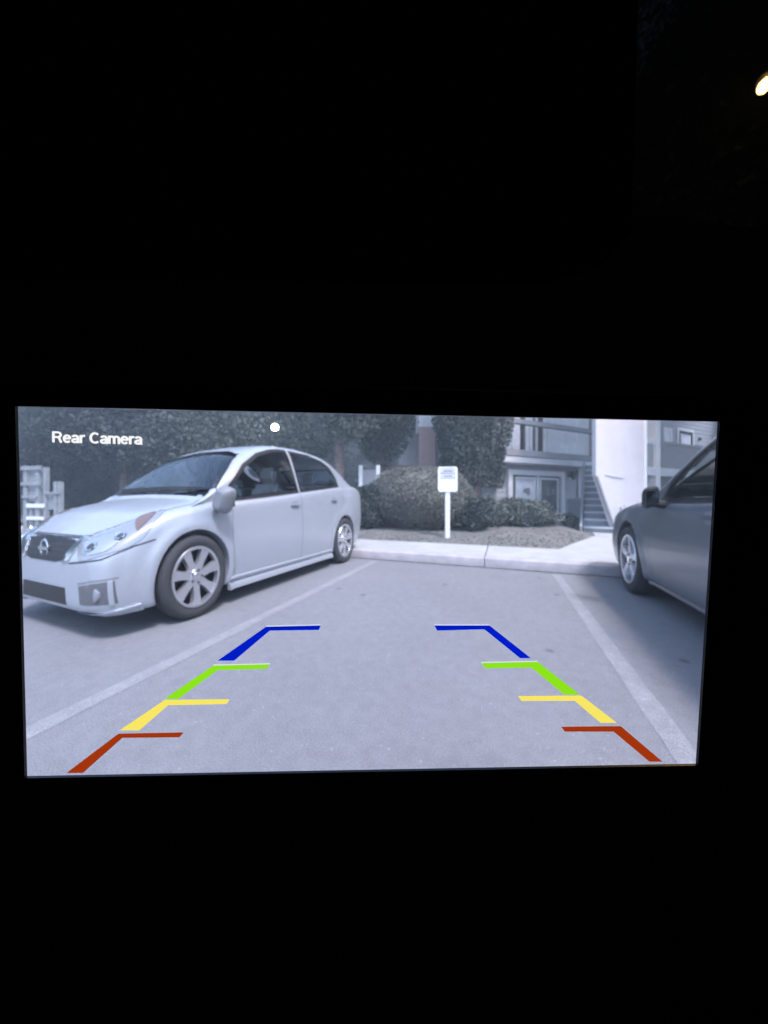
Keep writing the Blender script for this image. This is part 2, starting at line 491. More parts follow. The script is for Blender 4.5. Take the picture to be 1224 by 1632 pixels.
def tree(name, loc, h, cr, ch0, n, size, m, label, cat, seed, group=None, trunk_r=0.16, clumps=26, fill=0.5, lean=0.0):
    """trunk with limbs, and a crown of leaf clumps from height ch0 to h"""
    rng = np.random.default_rng(seed)
    root = empty(name, loc)
    tag(root, label, cat, group)
    t = MB()
    top = Vector((lean, 0, h * 0.8))
    pts = [Vector((lean * k / 5 + rng.uniform(-.06, .06) * (k > 0), rng.uniform(-.06, .06) * (k > 0), h * 0.8 * k / 5 - (0.1 if k == 0 else 0))) for k in range(6)]
    t.tube(pts, [trunk_r * (1.25 if k == 0 else 1 - 0.15 * k) for k in range(6)], 10)
    cc = []
    for k in range(clumps):
        d = rng.normal(size=3); d /= np.linalg.norm(d)
        rr = rng.uniform(0.45, 0.95)
        p = np.array([lean + d[0] * cr * rr, d[1] * cr * rr, ch0 + (h - ch0) * (0.5 + 0.5 * d[2] * rr)])
        cc.append(p)
        if k % 3 == 0:
            q = pts[min(5, 1 + int(p[2] / h * 5))]
            q0 = Vector((q.x, q.y, min(q.z, p[2] * 0.8)))
            mid = (q0 + Vector(p)) / 2 + Vector((0, 0, -0.1 * cr))
            t.tube([q0, mid, Vector(p)], [trunk_r * .4, trunk_r * .25, trunk_r * .08], 6)
    t.build('trunk', M_bark, root, smooth=60)
    per = n // clumps
    P = []
    for p in cc:
        s = rng.uniform(0.26, 0.42) * cr
        P.append(p + rng.normal(size=(per, 3)) * np.array([s, s, s * 0.7]) * 0.75)
    k = int(n * fill)
    d = rng.normal(size=(k, 3)); d /= np.linalg.norm(d, axis=1)[:, None]
    P.append(np.array([lean, 0, (ch0 + h) / 2]) + d * (rng.uniform(0, 1, k) ** 0.5)[:, None] * np.array([cr * .85, cr * .85, (h - ch0) * .48]))
    leaves('crown', np.concatenate(P), size, rng, m, root)
    return root

# far wood as one mass behind everything
rng = np.random.default_rng(5)
wc, wv, wf = [], [], []
for k in range(46):
    ang = -1.75 + 2.9 * k / 45               # around the camera, measured from +Y towards +X
    rad = 27 + rng.uniform(-2, 2)
    c = (rad * math.sin(ang), rad * math.cos(ang), 4.0 + rng.uniform(-.5, .8))
    rr = rng.uniform(2.2, 3.0)
    wc.append(shell_points(2600, rr, rr, 6.0 + rng.uniform(-.7, 1.0), c, rng, lo=.8, hi=1.06, amp=.15))
    vs, fs = lump_ball(rr * .85, rr * .85, 5.2, c, rng, .1, 2)
    wf += [[i + len(wv) for i in f] for f in fs]; wv += vs
tag(leaves('woods', np.concatenate(wc), 0.14, rng, M_leaf_dark, None, (wv, wf)), 'dark wood filling the background behind the lot and the houses', 'trees', kind='stuff')

def at(px, z):
    p = W(px, HOR, z); return Vector((p.x, p.y, bed_h(p.x, p.y) if p.y > 6.64 else 0.0))
TG = 'trees beyond the parking lot'
def tr(px, z, h, cr, c0, n, size, m, label, seed, **k):
    tree('leafy_tree', at(px, z), h, cr, c0, n, size, m, label, 'tree', seed, TG, **k)
tr(70, 15, 7.5, 3.0, 1.2, 27000, 0.087, M_leaf_dark, 'dark leafy tree behind the white timber railing at the far left', 11)
tr(200, 13, 7.5, 2.6, 1.6, 24000, 0.081, M_leaf_dark, 'dark leafy tree rising behind the hood of the silver sedan', 12)
tr(330, 14, 8, 2.6, 2.2, 27000, 0.075, M_leaf_mid, 'mid green leafy tree above the silver sedan windshield, left of the lit lamp', 13)
tr(470, 16.5, 8, 2.7, 2.2, 27000, 0.075, M_leaf_mid, 'mid green leafy tree behind the lit white lamp', 14)
tr(541, 11.5, 8, 1.5, 2.9, 13500, 0.070, M_leaf_mid, 'tree with thick mottled bare trunk behind the rear of the silver sedan', 15, trunk_r=0.24, fill=.3)
tr(610, 13.0, 8.5, 1.75, 1.9, 27000, 0.075, M_leaf_dark, 'dark dense tree left of the brick chimney', 16, fill=.8)

# conifer-like dense tree before the apartment building
def juniper(px, z, h, rad, seed):
    rng = np.random.default_rng(seed)
    root = empty('juniper_tree', at(px, z))
    tag(root, 'dense dark evergreen tree between brick chimney and apartment balcony', 'tree')
    t = MB(); t.tube([(0, 0, -.1), (.05, 0, h * .5), (0, .03, h * .95)], [.16, .12, .03], 10); t.build('trunk', M_bark, root, smooth=60)
    n = 34000
    zz = rng.uniform(0, 1, n) ** 0.9
    prof = np.interp(zz, [0, .12, .3, .55, .8, 1], [.80, .95, 1.0, .93, .66, .12])
    q = rng.uniform(0, 2 * math.pi, n)
    rr = prof * rad * rng.uniform(.45, 1, n) ** .35 * (1 + .16 * np.sin(3 * q + 7 * zz) + .1 * np.sin(5 * q - 15 * zz))
    P = np.stack([rr * np.cos(q), rr * np.sin(q), 1.25 + zz * (h - 1.25) - .12 * rr], 1)
    leaves('crown', P, .065, rng, M_leaf_dark, root, lump_ball(rad * .72, rad * .72, (h - 1.5) * .42, (0, 0, 1.5 + (h - 1.5) * .5), rng, .05))
juniper(748, 10.4, 8.6, 1.10, 21)

# the big clipped bush and its neighbours
def bush_at(px, z, base_dz, name, rx, ry, rz, n, size, m, label, seed, **k):
    p = at(px, z); p.z += base_dz
    return bush(name, p, rx, ry, rz, n, size, m, label, 'shrub', seed, **k)
bush_at(668, 9.0, 0, 'clipped_bush', 1.5, 1.1, .90, 26000, .036, M_leaf_hedge, 'large clipped rounded bush behind the white sign', 31, amp=.05, lo=.93, core=.95)
bush_at(586, 8.9, 0, 'shrub', .55, .5, .62, 4000, .06, M_leaf_dark, 'dark shrub between the silver sedan tail and the clipped bush', 32)
bush_at(757, 8.1, 0, 'shrub', .42, .40, .42, 2600, .06, M_leaf_dark, 'low dark shrub right of the white sign post', 33, amp=.14)
bush_at(779, 8.8, 0, 'shrub', .42, .38, .40, 2200, .07, M_leaf_mid, 'pale loose shrub before the brick wall', 34, amp=.16, lo=.6)
bush_at(829, 9.4, 0, 'shrub', .95, .55, .42, 5200, .055, M_leaf_mid, 'wide low shrub under the patio door', 35, amp=.14, lo=.8)
bush_at(906, 9.6, 0, 'shrub', .26, .24, .20, 1100, .05, M_leaf_mid, 'tiny shrub beside the grey planter box', 36, amp=.12)

# ground cover
rng = np.random.default_rng(9)
gc = []
for _ in range(7000):
    y = 6.7 + rng.uniform(0, 1) ** 1.3 * 4.5
    x = bed_edge(y) - 0.05 - rng.uniform(0, 1) ** 1.2 * 8
    if math.sin(x * 1.7 + 2) * math.sin(y * 1.9 + x) + rng.uniform(-.7, .7) < -.15: continue
    gc.append((x, y, bed_h(x, y) + rng.uniform(.0, .03)))
tag(leaves('ground_cover', gc, .022, rng, M_leaf_hedge), 'thin ground cover and dead leaves on the planting bed', 'ground cover', kind='stuff')

# ------------------------------------------------------------------ buildings (frame along the facades)
E_ANG = math.atan2(0.418, 0.909)           # facade direction, in the camera's plan frame
B_ROT = YAW + E_ANG
def broot(name, px, z, hgt=0.0):
    p = W(px, HOR, z)
    return empty(name, (p.x, p.y, hgt), B_ROT)
# local: +x along the facade (to the right, receding), -y towards the viewer, z up

def window_unit(parent, x0, x1, z0, z1, y, fr=0.09, pane_m=None, mull=(), frame_m=None, depth=0.07):
    """a framed window standing proud of a wall whose face is at y (viewer side is -y)"""
    f = MB()
    f.box((x0, y - depth, z0), (x0 + fr, y - .003, z1)); f.box((x1 - fr, y - depth, z0), (x1, y - .003, z1))
    f.box((x0 + fr, y - depth, z1 - fr), (x1 - fr, y - .003, z1)); f.box((x0 + fr, y - depth, z0), (x1 - fr, y - .003, z0 + fr))
    for q in mull:
        f.box((q - fr * .45, y - depth * .9, z0 + fr), (q + fr * .45, y - .003, z1 - fr))
    fo = f.build('window', frame_m or M_white, parent)
    edges = [x0 + fr] + [e for q in mull for e in (q - fr * .45, q + fr * .45)] + [x1 - fr]
    for a, b in zip(edges[::2], edges[1::2]):
        MB().box((a + .003, y - .03, z0 + fr + .003), (b - .003, y - .006, z1 - fr - .003)).build('pane', pane_m or M_pane, fo)
    return fo

bA = broot('apartment_building', 850, 11.5)
tag(bA, 'two storey apartment building with patio door and upper balcony, right of the evergreen', 'building')
MB().box((-2.45, 0, -.1), (3.6, 6, 2.32)).build('wall', M_siding, bA)
MB().box((-2.45, .25, 2.323), (3.6, 6, 6.5)).build('wall', M_pale, bA)
# lap siding on the ground floor wall
for k in range(11):
    z = .12 + .2 * k
    MB().add([(-2.45, -.004, z + .195), (3.6, -.004, z + .195), (3.6, -.022, z), (-2.45, -.022, z), (-2.45, -.001, z), (3.6, -.001, z)],
             [(3, 2, 1, 0), (4, 5, 2, 3)]).build('siding_board', M_siding, bA)
# patio door
d = MB()
d.box((-1.36, -.14, .1), (-1.16, -.03, 2.10)); d.box((1.36, -.14, .1), (1.54, -.03, 2.10)); d.box((-1.16, -.14, 1.92), (1.36, -.03, 2.10))
dd = d.build('patio_door', M_white, bA)
MB().box((-1.16, -.05, .1), (1.36, -.026, 1.92)).build('recess', M_trim, dd)
for (x0, x1) in ((-1.0, -.03), (.20, 1.22)):
    f = MB(); f.box((x0, -.12, .12), (x0 + .07, -.055, 1.86)); f.box((x1 - .07, -.12, .12), (x1, -.055, 1.86)); f.box((x0 + .07, -.12, 1.78), (x1 - .07, -.055, 1.86)); f.box((x0 + .07, -.12, .12), (x1 - .07, -.055, .3))
    f.build('sash', M_white, dd)
    MB().box((x0 + .072, -.09, .302), (x1 - .072, -.06, 1.778)).build('pane', M_curtain if x0 < 0 else M_pane, dd)
MB().box((.03, -.125, .12), (.15, -.055, 1.9)).build('mullion', M_white, dd)
for k, (x, z, w, h) in enumerate(((-.62, 1.28, .22, .16), (-.45, 1.22, .16, .25), (.58, 1.2, .14, .3), (.85, 1.24, .16, .22))):
    MB().rbox((x, -.102, z), (x + w, -.092, z + h), .004).build('sticker', M_beam, dd)
# balcony
MB().box((-2.4, -.40, 2.34), (3.55, -.002, 2.50)).build('balcony_floor', M_beam, bA)
MB().rbox((-2.44, -.44, 2.30), (3.59, -.402, 2.52), .006).build('fascia_board', M_beam2, bA)
MB().rbox((-2.44, -.47, 2.525), (3.59, -.38, 2.74), .006).build('fascia_board', M_beam, bA)
for k, x in enumerate((-2.3, -.95, -.08, 3.45)):
    MB().rbox((x - .06, -.42, 2.742), (x + .06, -.30, 6.0), .006).build('post', M_trim if k in (1, 2) else M_beam, bA)
MB().rbox((-2.35, -.46, 3.62), (3.5, -.29, 3.78), .006).build('rail', M_beam, bA)
window_unit(bA, -2.3, -1.05, 2.7, 5.2, .25, .1, M_curtain, (-1.7,))
window_unit(bA, -.85, -.15, 2.7, 5.2, .25, .1, M_curtain)
window_unit(bA, .05, .75, 2.7, 5.2, .25, .12, M_pane, (.42,))
window_unit(bA, 1.0, 2.9, 2.7, 5.2, .25, .14, M_curtain)
# corner column and drain pipe, wall lamp
MB().rbox((3.25, -.40, .1), (3.55, -.12, 2.29), .01).build('column', M_beam, bA)
MB().tube([(2.45, -.09, .1), (2.45, -.09, 2.28)], .045, 8).build('drain_pipe', M_beam2, bA, smooth=60)
lw = MB(); lw.lathe([(.0, .18), (.16, .17), (.05, -.16), (0, -.17)], 'Z', (1.95, -.2, 1.98), 8); lw.box((1.9, -.12, 1.92), (2.0, -.02, 2.02))
lw.build('wall_lamp', M_trim, bA)
# things before it
ac = broot('air_conditioner', 925, 11.0, .13)
tag(ac, 'grey outdoor air conditioning unit beside the foot of the stairs', 'air conditioner')
MB().rbox((-.30, -.3, .06), (.30, .3, .95), .02).build('case', M_beam, ac)
for k in range(8):
    MB().box((-.26, -.312, .14 + .09 * k), (.26, -.303, .17 + .09 * k)).build('louvre', M_trim, ac)
MB().lathe([(.0, .965), (.22, .962), (.25, .953)], 'Z', (0, 0, 0), 16).build('fan_guard', M_trim, ac)
pl = broot('planter_box', 890, 9.7, .20)
tag(pl, 'low grey planter box with pale rim in front of the patio door', 'planter')
MB().rbox((-.34, -.16, 0), (.34, .16, .20), .01).build('box', M_beam, pl)
rmb = MB(); rmb.rbox((-.38, -.2, .202), (.38, -.13, .25), .006); rmb.rbox((-.38, .13, .202), (.38, .2, .25), .006); rmb.rbox((-.38, -.129, .202), (-.31, .129, .25), .006); rmb.rbox((.31, -.129, .202), (.38, .129, .25), .006)
rmb.build('rim', M_beam2, pl)
MB().box((-.309, -.128, .202), (.309, .128, .22)).build('soil', M_soil, pl)

# white wall with the sloped opening, and the stairs behind it
ww = broot('white_wall', 966, 8.5)
tag(ww, 'tall white stucco wall between the stairs and the right wing', 'wall')
MB().slab_xz([(.43, .10), (1.86, .10), (1.86, 6.5), (-.44, 6.5), (-.44, 1.72)], 0, .10).build('panel', M_stucco, ww)
MB().rbox((1.80, -.03, .10), (1.93, .13, 6.5), .008).build('corner_board', M_white, ww)
tr_ = MB(); tr_.add([(-.46, -.03, 1.66), (.41, -.03, .10), (.47, -.03, .10), (-.40, -.03, 1.70), (-.46, -.001, 1.66), (.41, -.001, .10), (.47, -.001, .10), (-.40, -.001, 1.70)],
                    [(0, 1, 2, 3), (0, 4, 5, 1), (3, 2, 6, 7), (0, 3, 7, 4)])
tr_.build('stringer', M_beam, ww)
for z, x0, x1 in ((1.73, -.05, .55), (1.70, .15, .8)):
    MB().tube([(x0, -.018, z), ((x0 + x1) / 2, -.02, z - .02), (x1, -.018, z - .03)], .012, 6).build('cable', M_beam2, ww)
MB().rbox((.62, -.06, .62), (.78, -.002, .86), .008).build('meter_box', M_stucco, ww)
st = broot('staircase', 946, 8.5)
st.rotation_euler.z = YAW - math.atan2(946 - CX, FPX)
tag(st, 'outdoor staircase with pale treads climbing behind the white wall', 'stairs')
for k in range(11):
    y0 = .34 + .28 * k
    MB().rbox((-.25, y0 - .03, .10 + .2 * (k + 1) - .05), (.66, y0 + .28, .10 + .2 * (k + 1)), .008).build('tread', M_beam2, st)
    MB().box((-.24, y0 + .01, .07 + .2 * k), (.65, y0 + .03, .10 + .2 * (k + 1) - .052)).build('riser', M_beam, st)
for x in (-.32, .668):
    MB().add([(x, .0, .05), (x, .4, .05), (x, 3.3, 2.05), (x, 3.3, 2.5), (x, .0, .32), (x + .06, .0, .05), (x + .06, .4, .05), (x + .06, 3.3, 2.05), (x + .06, 3.3, 2.5), (x + .06, .0, .32)],
             [(0, 1, 2, 3, 4), (9, 8, 7, 6, 5), (0, 4, 9, 5), (4, 3, 8, 9), (3, 2, 7, 8), (2, 1, 6, 7), (1, 0, 5, 6)]).build('side_board', M_beam, st)
# landing wall behind the stairs
# right wing
bR = broot('apartment_wing', 1042, 13)
tag(bR, 'right apartment wing with white column and balcony behind the dark grey car', 'building')
MB().box((-.7, 1.0, -.1), (9, 8, 7)).build('wall', M_siding, bR)
for k in range(34):
    z = .12 + .2 * k
    MB().add([(-.7, 0.996, z + .195), (9, 0.996, z + .195), (9, 0.978, z), (-.7, 0.978, z), (-.7, 0.999, z), (9, 0.999, z)],
             [(3, 2, 1, 0), (4, 5, 2, 3)]).build('siding_board', M_siding, bR)
MB().rbox((-.16, -.16, .1), (.16, .16, 7), .012).build('column', M_white, bR)
MB().box((-.66, -.08, 2.12), (8, .96, 2.30)).build('balcony_floor', M_beam, bR)
MB().rbox((.17, -.13, 2.02), (8, -.085, 2.36), .006).build('fascia_board', M_beam2, bR)
MB().rbox((-.70, -.13, 2.02), (-.165, -.085, 2.36), .006).build('fascia_board', M_white, bR)
MB().rbox((.17, -.10, 3.38), (8, .02, 3.50), .006).build('rail', M_beam, bR)
MB().rbox((-.70, -.10, 3.30), (-.165, .02, 3.52), .006).build('rail', M_white, bR)
for k in range(60):
    x = .22 + .13 * k
    MB().box((x, -.06, 2.36), (x + .11, -.03, 3.385)).build('picket', M_beam, bR)
MB().box((-.68, -.06, 2.365), (-.17, -.03, 3.29)).build('panel', M_siding, bR)
window_unit(bR, 2.9, 3.64, 2.5, 4.5, 0.976, .12, M_curtain)
window_unit(bR, 4.15, 5.80, 2.32, 4.62, 0.976, .14, M_curtain, frame_m=M_white)
MB().box((4.32, 0.90, 2.45), (4.42, 0.94, 4.47)).build('door_stile', M_trim, bR)
MB().box((5.53, 0.90, 2.45), (5.63, 0.94, 4.47)).build('door_stile', M_trim, bR)
MB().box((4.421, 0.90, 4.37), (5.529, 0.94, 4.47)).build('door_stile', M_trim, bR)
lw = MB(); lw.lathe([(0, .08), (.06, .07), (.06, -.06), (0, -.08)], 'Z', (6.4, .9, 4.2), 10); lw.box((6.36, .92, 4.15), (6.44, .975, 4.25)); lw.build('wall_lamp', M_trim, bR)

# brick wall and chimney
bw = broot('brick_wall', 772, 10.6, 0)
tag(bw, 'low reddish brick wall end right of the clipped bush', 'wall')
MB().rbox((-.75, 0, .05), (.42, .3, 2.05), .01).build('panel', M_brick, bw)
MB().rbox((-.78, -.03, 2.053), (.45, .33, 2.12), .01).build('coping', M_brick, bw)
vm = MB(); vm.lathe([(0.0, -.02), (.13, -.02), (.15, -.05), (.11, -.05), (.09, -.03)], 'Y', (.1, 0, 1.05), 14); vm.build('round_vent', M_beam, bw)
bch = empty('brick_chimney', W(679, HOR, 12.6).xy.to_3d(), YAW)
tag(bch, 'square pinkish brick chimney with pale top between two dark trees', 'chimney')
MB().rbox((-.33, -.3, 0), (.33, .3, 3.9), .01).build('shaft', M_brick, bch)
MB().rbox((-.33, -.3, 3.903), (.33, .3, 6.8), .01).build('upper_shaft', M_pale, bch)
MB().rbox((-.39, -.04, 3.7), (-.335, .06, 6.8), .006).build('corner_board', M_white, bch)
bl = empty('brick_wall', W(640, HOR, 13.4).xy.to_3d(), YAW)
tag(bl, 'brownish brick garden wall glimpsed above the clipped bush', 'wall')
MB().rbox((-1.0, 0, 0), (1.25, .25, 2.45), .01).build('panel', M_brick, bl)
MB().rbox((-1.04, -.04, 2.453), (1.29, .29, 2.53), .01).build('coping', M_brick, bl)

# white posts of a gateway left of the bush
gt = empty('gateway', W(589, HOR, 12).xy.to_3d(), YAW)
tag(gt, 'small gateway with two white posts and grey panel beside silver sedan tail', 'gate')
for x0, x1 in ((-.41, -.27), (.25, .40)):
    MB().rbox((x0, -.07, 0), (x1, .07, 2.36), .01).build('post', M_white, gt)
for k in range(4):
    MB().rbox((-.26 + .127 * k, -.02, .25), (-.145 + .127 * k, .02, 2.2), .005).build('board', M_beam, gt)

# white timber railing at the far left
M_railgrey = mat('weathered_paint', (0.27, 0.28, 0.29), 0.8, noise=0.2, scale=5)  # plain grey with noise; the lowest rails stay white
rl = empty('timber_railing', W(68, HOR, 9.5).xy.to_3d(), YAW + R(-12))
tag(rl, 'white timber porch railing at far left beyond silver sedan hood', 'railing')
def pxx(px): return (px - 68) / FPX * 9.5
for px, y0, y1, w in ((34, 742, 850, .16), (60, 742, 815, .16), (76, 745, 835, .12), (98, 768, 815, .14), (106, 768, 812, .10), (46, 806, 850, .10)):
    z1 = CH + (HOR - y0) / FPX * 9.5; z0 = CH + (HOR - y1) / FPX * 9.5
    MB().rbox((pxx(px) - w / 2, -.05, max(.05, z0 - .6)), (pxx(px) + w / 2, .05, z1), .01).build('post', M_railgrey, rl)
for px0, px1, y, t in ((28, 70, 746, .12), (28, 70, 771, .10), (78, 110, 786, .07), (40, 78, 806, .12), (40, 76, 826, .10), (30, 62, 792, .09)):
    z = CH + (HOR - y) / FPX * 9.5
    MB().rbox((pxx(px0), -.085, z - t / 2), (pxx(px1), -.053, z + t / 2), .006).build('rail', M_white if y > 800 else M_railgrey, rl)
for px0, px1, y0, y1 in ((36, 58, 748, 770), (80, 97, 788, 812), (40, 58, 773, 800)):
    MB().box((pxx(px0), .0, CH + (HOR - y1) / FPX * 9.5), (pxx(px1), .02, CH + (HOR - y0) / FPX * 9.5)).build('board', M_beam, rl)

# ------------------------------------------------------------------ sign
sp = at(713, 7.3)
sg = empty('parking_sign', sp, YAW)
tag(sg, 'small white sign with dark lettering lines on white post', 'sign')
MB().rbox((-.055, -.03, -.2), (.055, .03, 1.15), .012).build('post', M_white, sg)
def rrect(x0, z0, x1, z1, r, n=5):
    out = []
    for cx_, cz_, a0 in ((x1 - r, z0 + r, -90), (x1 - r, z1 - r, 0), (x0 + r, z1 - r, 90), (x0 + r, z0 + r, 180)):
        out += [(cx_ + r * math.cos(R(a0 + 90 * k / n)), cz_ + r * math.sin(R(a0 + 90 * k / n))) for k in range(n + 1)]
    return out
hz = CH + (HOR - 764) / FPX * 7.3 - sp.z
MB().slab_xz(rrect(-.225, hz - .29, .225, hz + .29, .05), -.05, -.034).build('plate', M_white, sg)
ink = mat('sign_ink', (0.20, 0.20, 0.23), .7)
pr = MB()
for z0, z1 in ((.235, .25), (.12, .15), (.01, .03)):
    pr.box((-.15, -.053, hz + z0), (.15, -.0505, hz + z1))
for x in (-.165, .15):
    pr.box((x, -.053, hz + .01), (x + .015, -.0505, hz + .25))
pr.box((-.12, -.053, hz + .17), (.12, -.0505, hz + .21)); pr.box((-.12, -.053, hz + .055), (.12, -.0505, hz + .09))
pr.build('lettering', ink, sg)

# ------------------------------------------------------------------ lamps
lp = empty('street_lamp', (0, 0, 0)); q = W(438, 681, 13.2); lp.location = (q.x, q.y, bed_h(q.x, q.y))
tag(lp, 'lit white globe street lamp among the trees above the silver sedan', 'street lamp')
lh = q.z - lp.location.z
MB().tube([(0, 0, -.1), (0, 0, .4), (0, 0, lh - .22)], [.09, .06, .045], 10).build('pole', M_trim, lp, smooth=60)
MB().lathe([(0, -.24), (.08, -.23), (.10, -.14), (.07, -.134)], 'Z', (0, 0, lh), 16).build('collar', M_trim, lp)
M_globe = mat('lamp_globe', (.8, .8, .8), .4, emit=(.80, .92, 1.0), estr=16)
MB().lathe([(0, -.135)] + [(.135 * math.sin(R(a)), -.135 * math.cos(R(a))) for a in range(15, 180, 15)] + [(0, .135)], 'Z', (0, 0, lh), 20).build('globe', M_globe, lp, smooth=180)

q = W(1219, 147, 5.6)
lo_ = empty('street_lamp', (q.x + 1.5, q.y + .5, .12))
tag(lo_, 'lit yellow street lamp seen high at the right edge through the windshield', 'street lamp')
dx = Vector((-1.5, -.5, 0))
MB().tube([(0, 0, -.1), (0, 0, q.z - .6), (-.2, -.07, q.z - .1), (-.7, -.25, q.z + .18), (-1.3, -.43, q.z + .2)], [.11, .07, .06, .05, .045], 10).build('pole', M_trim, lo_, smooth=60)
hd = MB(); hd.lathe([(0, .26), (.05, .25), (.10, .20), (.115, .12), (.108, .115)], 'Z', (dx.x, dx.y, q.z), 18); hd.build('shade', M_trim, lo_, smooth=50)
M_sod = mat('sodium_bulb', (.9, .7, .4), .4, emit=(1.0, .60, .18), estr=650)
MB().lathe([(0, -.10)] + [(.10 * math.sin(R(a)), -.10 * math.cos(R(a))) for a in range(20, 180, 20)] + [(0, .10)], 'Z', (dx.x, dx.y, q.z), 16).build('bulb', M_sod, lo_, smooth=180)
p = W(1236, HOR, 9.6)
tree('leafy_tree', (p.x, p.y, .12), 17.5, 5.3, 6.2, 130000, .09, M_leaf_dark, 'tall leafy tree dimly lit by yellow lamp beyond the windshield', 'tree', 41, trunk_r=.26, clumps=40, fill=1.0)

# ------------------------------------------------------------------ cars
ZS = 1.2                                   # the screen shows the lot a little stretched in height
class Car:
    def __init__(s, name, T, paint, loc, rz, label):
        s.T = T; s.L = T['L']; s.paint = paint
        s.root = empty(name, loc, rz)
        tag(s.root, label, 'car')
        s.shell()
    def P(s, x, y, z):
        return Vector((y, x - s.L / 2, z))
    def half(s, x, n):
        T = s.T
        w, zs, zc, zb = crom(T['w'], x), crom(T['zs'], x), crom(T['zc'], x), crom(T['zb'], x)
        ws = w - T['tumble'] * min(1, w)
        wr = w - .045
        h = zs - zb
        ctrl = [(0, zb), (wr * .7, zb), (wr - .02, zb), (wr, zb + .03), (w - .012, zb + .30 * h), (w, zb + .52 * h), (w - .01, zb + .72 * h), (ws + .015, zs - .05), (ws - .01, zs - .005),
                (ws - .09, zs + .45 * (zc - zs)), (ws * .7, zs + .78 * (zc - zs)), (ws * .35, zc - .004), (0, zc)]
        return bspline(ctrl, n)
    def shell(s):
        T = s.T; L = s.L
        n = 40
        xs = sorted(set([0, .012, .03, .055, .085] + [round(.12 + .035 * i, 4) for i in range(int((L - .24) / .035) + 1)] + [L - .085, L - .055, L - .03, L - .012, L]))
        V, F = [], []
        ax = (T['fa'], T['ra'])
        for x in xs:
            h = s.half(x, n)
            ring = [(y, z) for y, z in h] + [(-y, z) for y, z in h[-2:0:-1]]
            for y, z in ring:
                xx = x + crom(T['nose'], z) * math.exp(-(x / .28) ** 2) - crom(T['tail'], z) * math.exp(-((L - x) / .25) ** 2)
                for a in ax:
                    d = math.hypot(xx - a, z - T['wr'])
                    if abs(y) > .6 and d > .3:
                        y += math.copysign(.024 * math.exp(-((d - .385) / .04) ** 2), y)
                V.append(s.P(xx, y, z))
        m = 2 * n - 2
        for i in range(len(xs) - 1):
            for k in range(m):
                F.append((i * m + k, i * m + (k + 1) % m, (i + 1) * m + (k + 1) % m, (i + 1) * m + k))
        for i, flip in ((0, True), (len(xs) - 1, False)):
            o = i * m
            for k in range(n - 1):
                a, b = o + k, o + k + 1
                c, d = o + (m - k - 1) % m if k + 1 < n - 1 else o + n - 1, o + (m - k) % m
                f = [a, b, c, d]
                f = list(dict.fromkeys(f))
                if len(f) > 2: F.append(tuple(f if not flip else f[::-1]))
        me = bpy.data.meshes.new('tmp'); me.from_pydata([tuple(v) for v in V], [], F); me.validate()
        bm = bmesh.new(); bm.from_mesh(me)
        bmesh.ops.remove_doubles(bm, verts=bm.verts, dist=1e-5)
        bmesh.ops.recalc_face_normals(bm, faces=bm.faces)
        bm.to_mesh(me); bm.free()
        me.materials.append(s.paint); me.materials.append(M_well)
        ob = bpy.data.objects.new('tmp', me); COL.objects.link(ob)
        # wheel arches
        cut = MB()
        for a in ax:
            for sd in (-1, 1):
                r0 = T['arch']
                prof = [(0, .60 * sd), (r0, .60 * sd), (r0, 1.1 * sd), (0, 1.1 * sd)]
                cut.lathe(prof if sd < 0 else prof, 'X', (0, a - L / 2, T['wr'] + .01), 40)
        cme = bpy.data.meshes.new('tmpc'); cme.from_pydata(cut.v, [], cut.f)
        bm = bmesh.new(); bm.from_mesh(cme); bmesh.ops.remove_doubles(bm, verts=bm.verts, dist=1e-5); bmesh.ops.recalc_face_normals(bm, faces=bm.faces)
        for f in bm.faces: f.material_index = 1
        bm.to_mesh(cme); bm.free()
        cme.materials.append(s.paint); cme.materials.append(M_well)
        co = bpy.data.objects.new('tmpc', cme); COL.objects.link(co)
        md = ob.modifiers.new('b', 'BOOLEAN'); md.operation = 'DIFFERENCE'; md.object = co; md.solver = 'EXACT'
        bpy.context.view_layer.update()
        dg = bpy.context.evaluated_depsgraph_get()
        low = bpy.data.meshes.new_from_object(ob.evaluated_get(dg))
        bpy.data.objects.remove(ob); bpy.data.objects.remove(co)
        # greenhouse
        GV, GF = [], []
        NG = 150
        gx = [T['g0'] + (T['g1'] - T['g0']) * i / NG for i in range(NG + 1)]
        n2 = 44
        for x in gx:
            zr, zs = crom(T['zr'], x), crom(T['zs'], x)
            w = crom(T['w'], x) - T['tumble'] - .02 - .05 * min(1, max(0, (T['g0'] + .5 - x) / .5))
            yt = w - max(0, zr - zs) * T['lean'] - crom(T['gp'], x)
            zl = zs - .06
            zr = max(zr, zl + .03)
            hh = zr - zs
            ctrl = [(w + .02, zl), (w - .004, zs), (w - .25 * hh * T['lean'] - .25 * crom(T['gp'], x), zs + .3 * hh), (yt + .06, zr - .22 * max(hh, .02)), (yt, zr - .07 * max(hh, .1)), (yt - .05, zr - .014), (yt - .14, zr - .004), (yt * .5, zr + .004), (0, zr + .01)]
            h = bspline(ctrl, n2)
            for y, z in h + [np.array((-q[0], q[1])) for q in h[-2::-1]]:
                GV.append(s.P(x, y, z))
        m = 2 * n2 - 1
        def pin(poly, a, b):
            r = False
            for (x0, y0), (x1, y1) in zip(poly, poly[1:] + poly[:1]):
                if (y0 > b) != (y1 > b) and a < (x1 - x0) * (b - y0) / (y1 - y0) + x0: r = not r
            return r
        WF = []
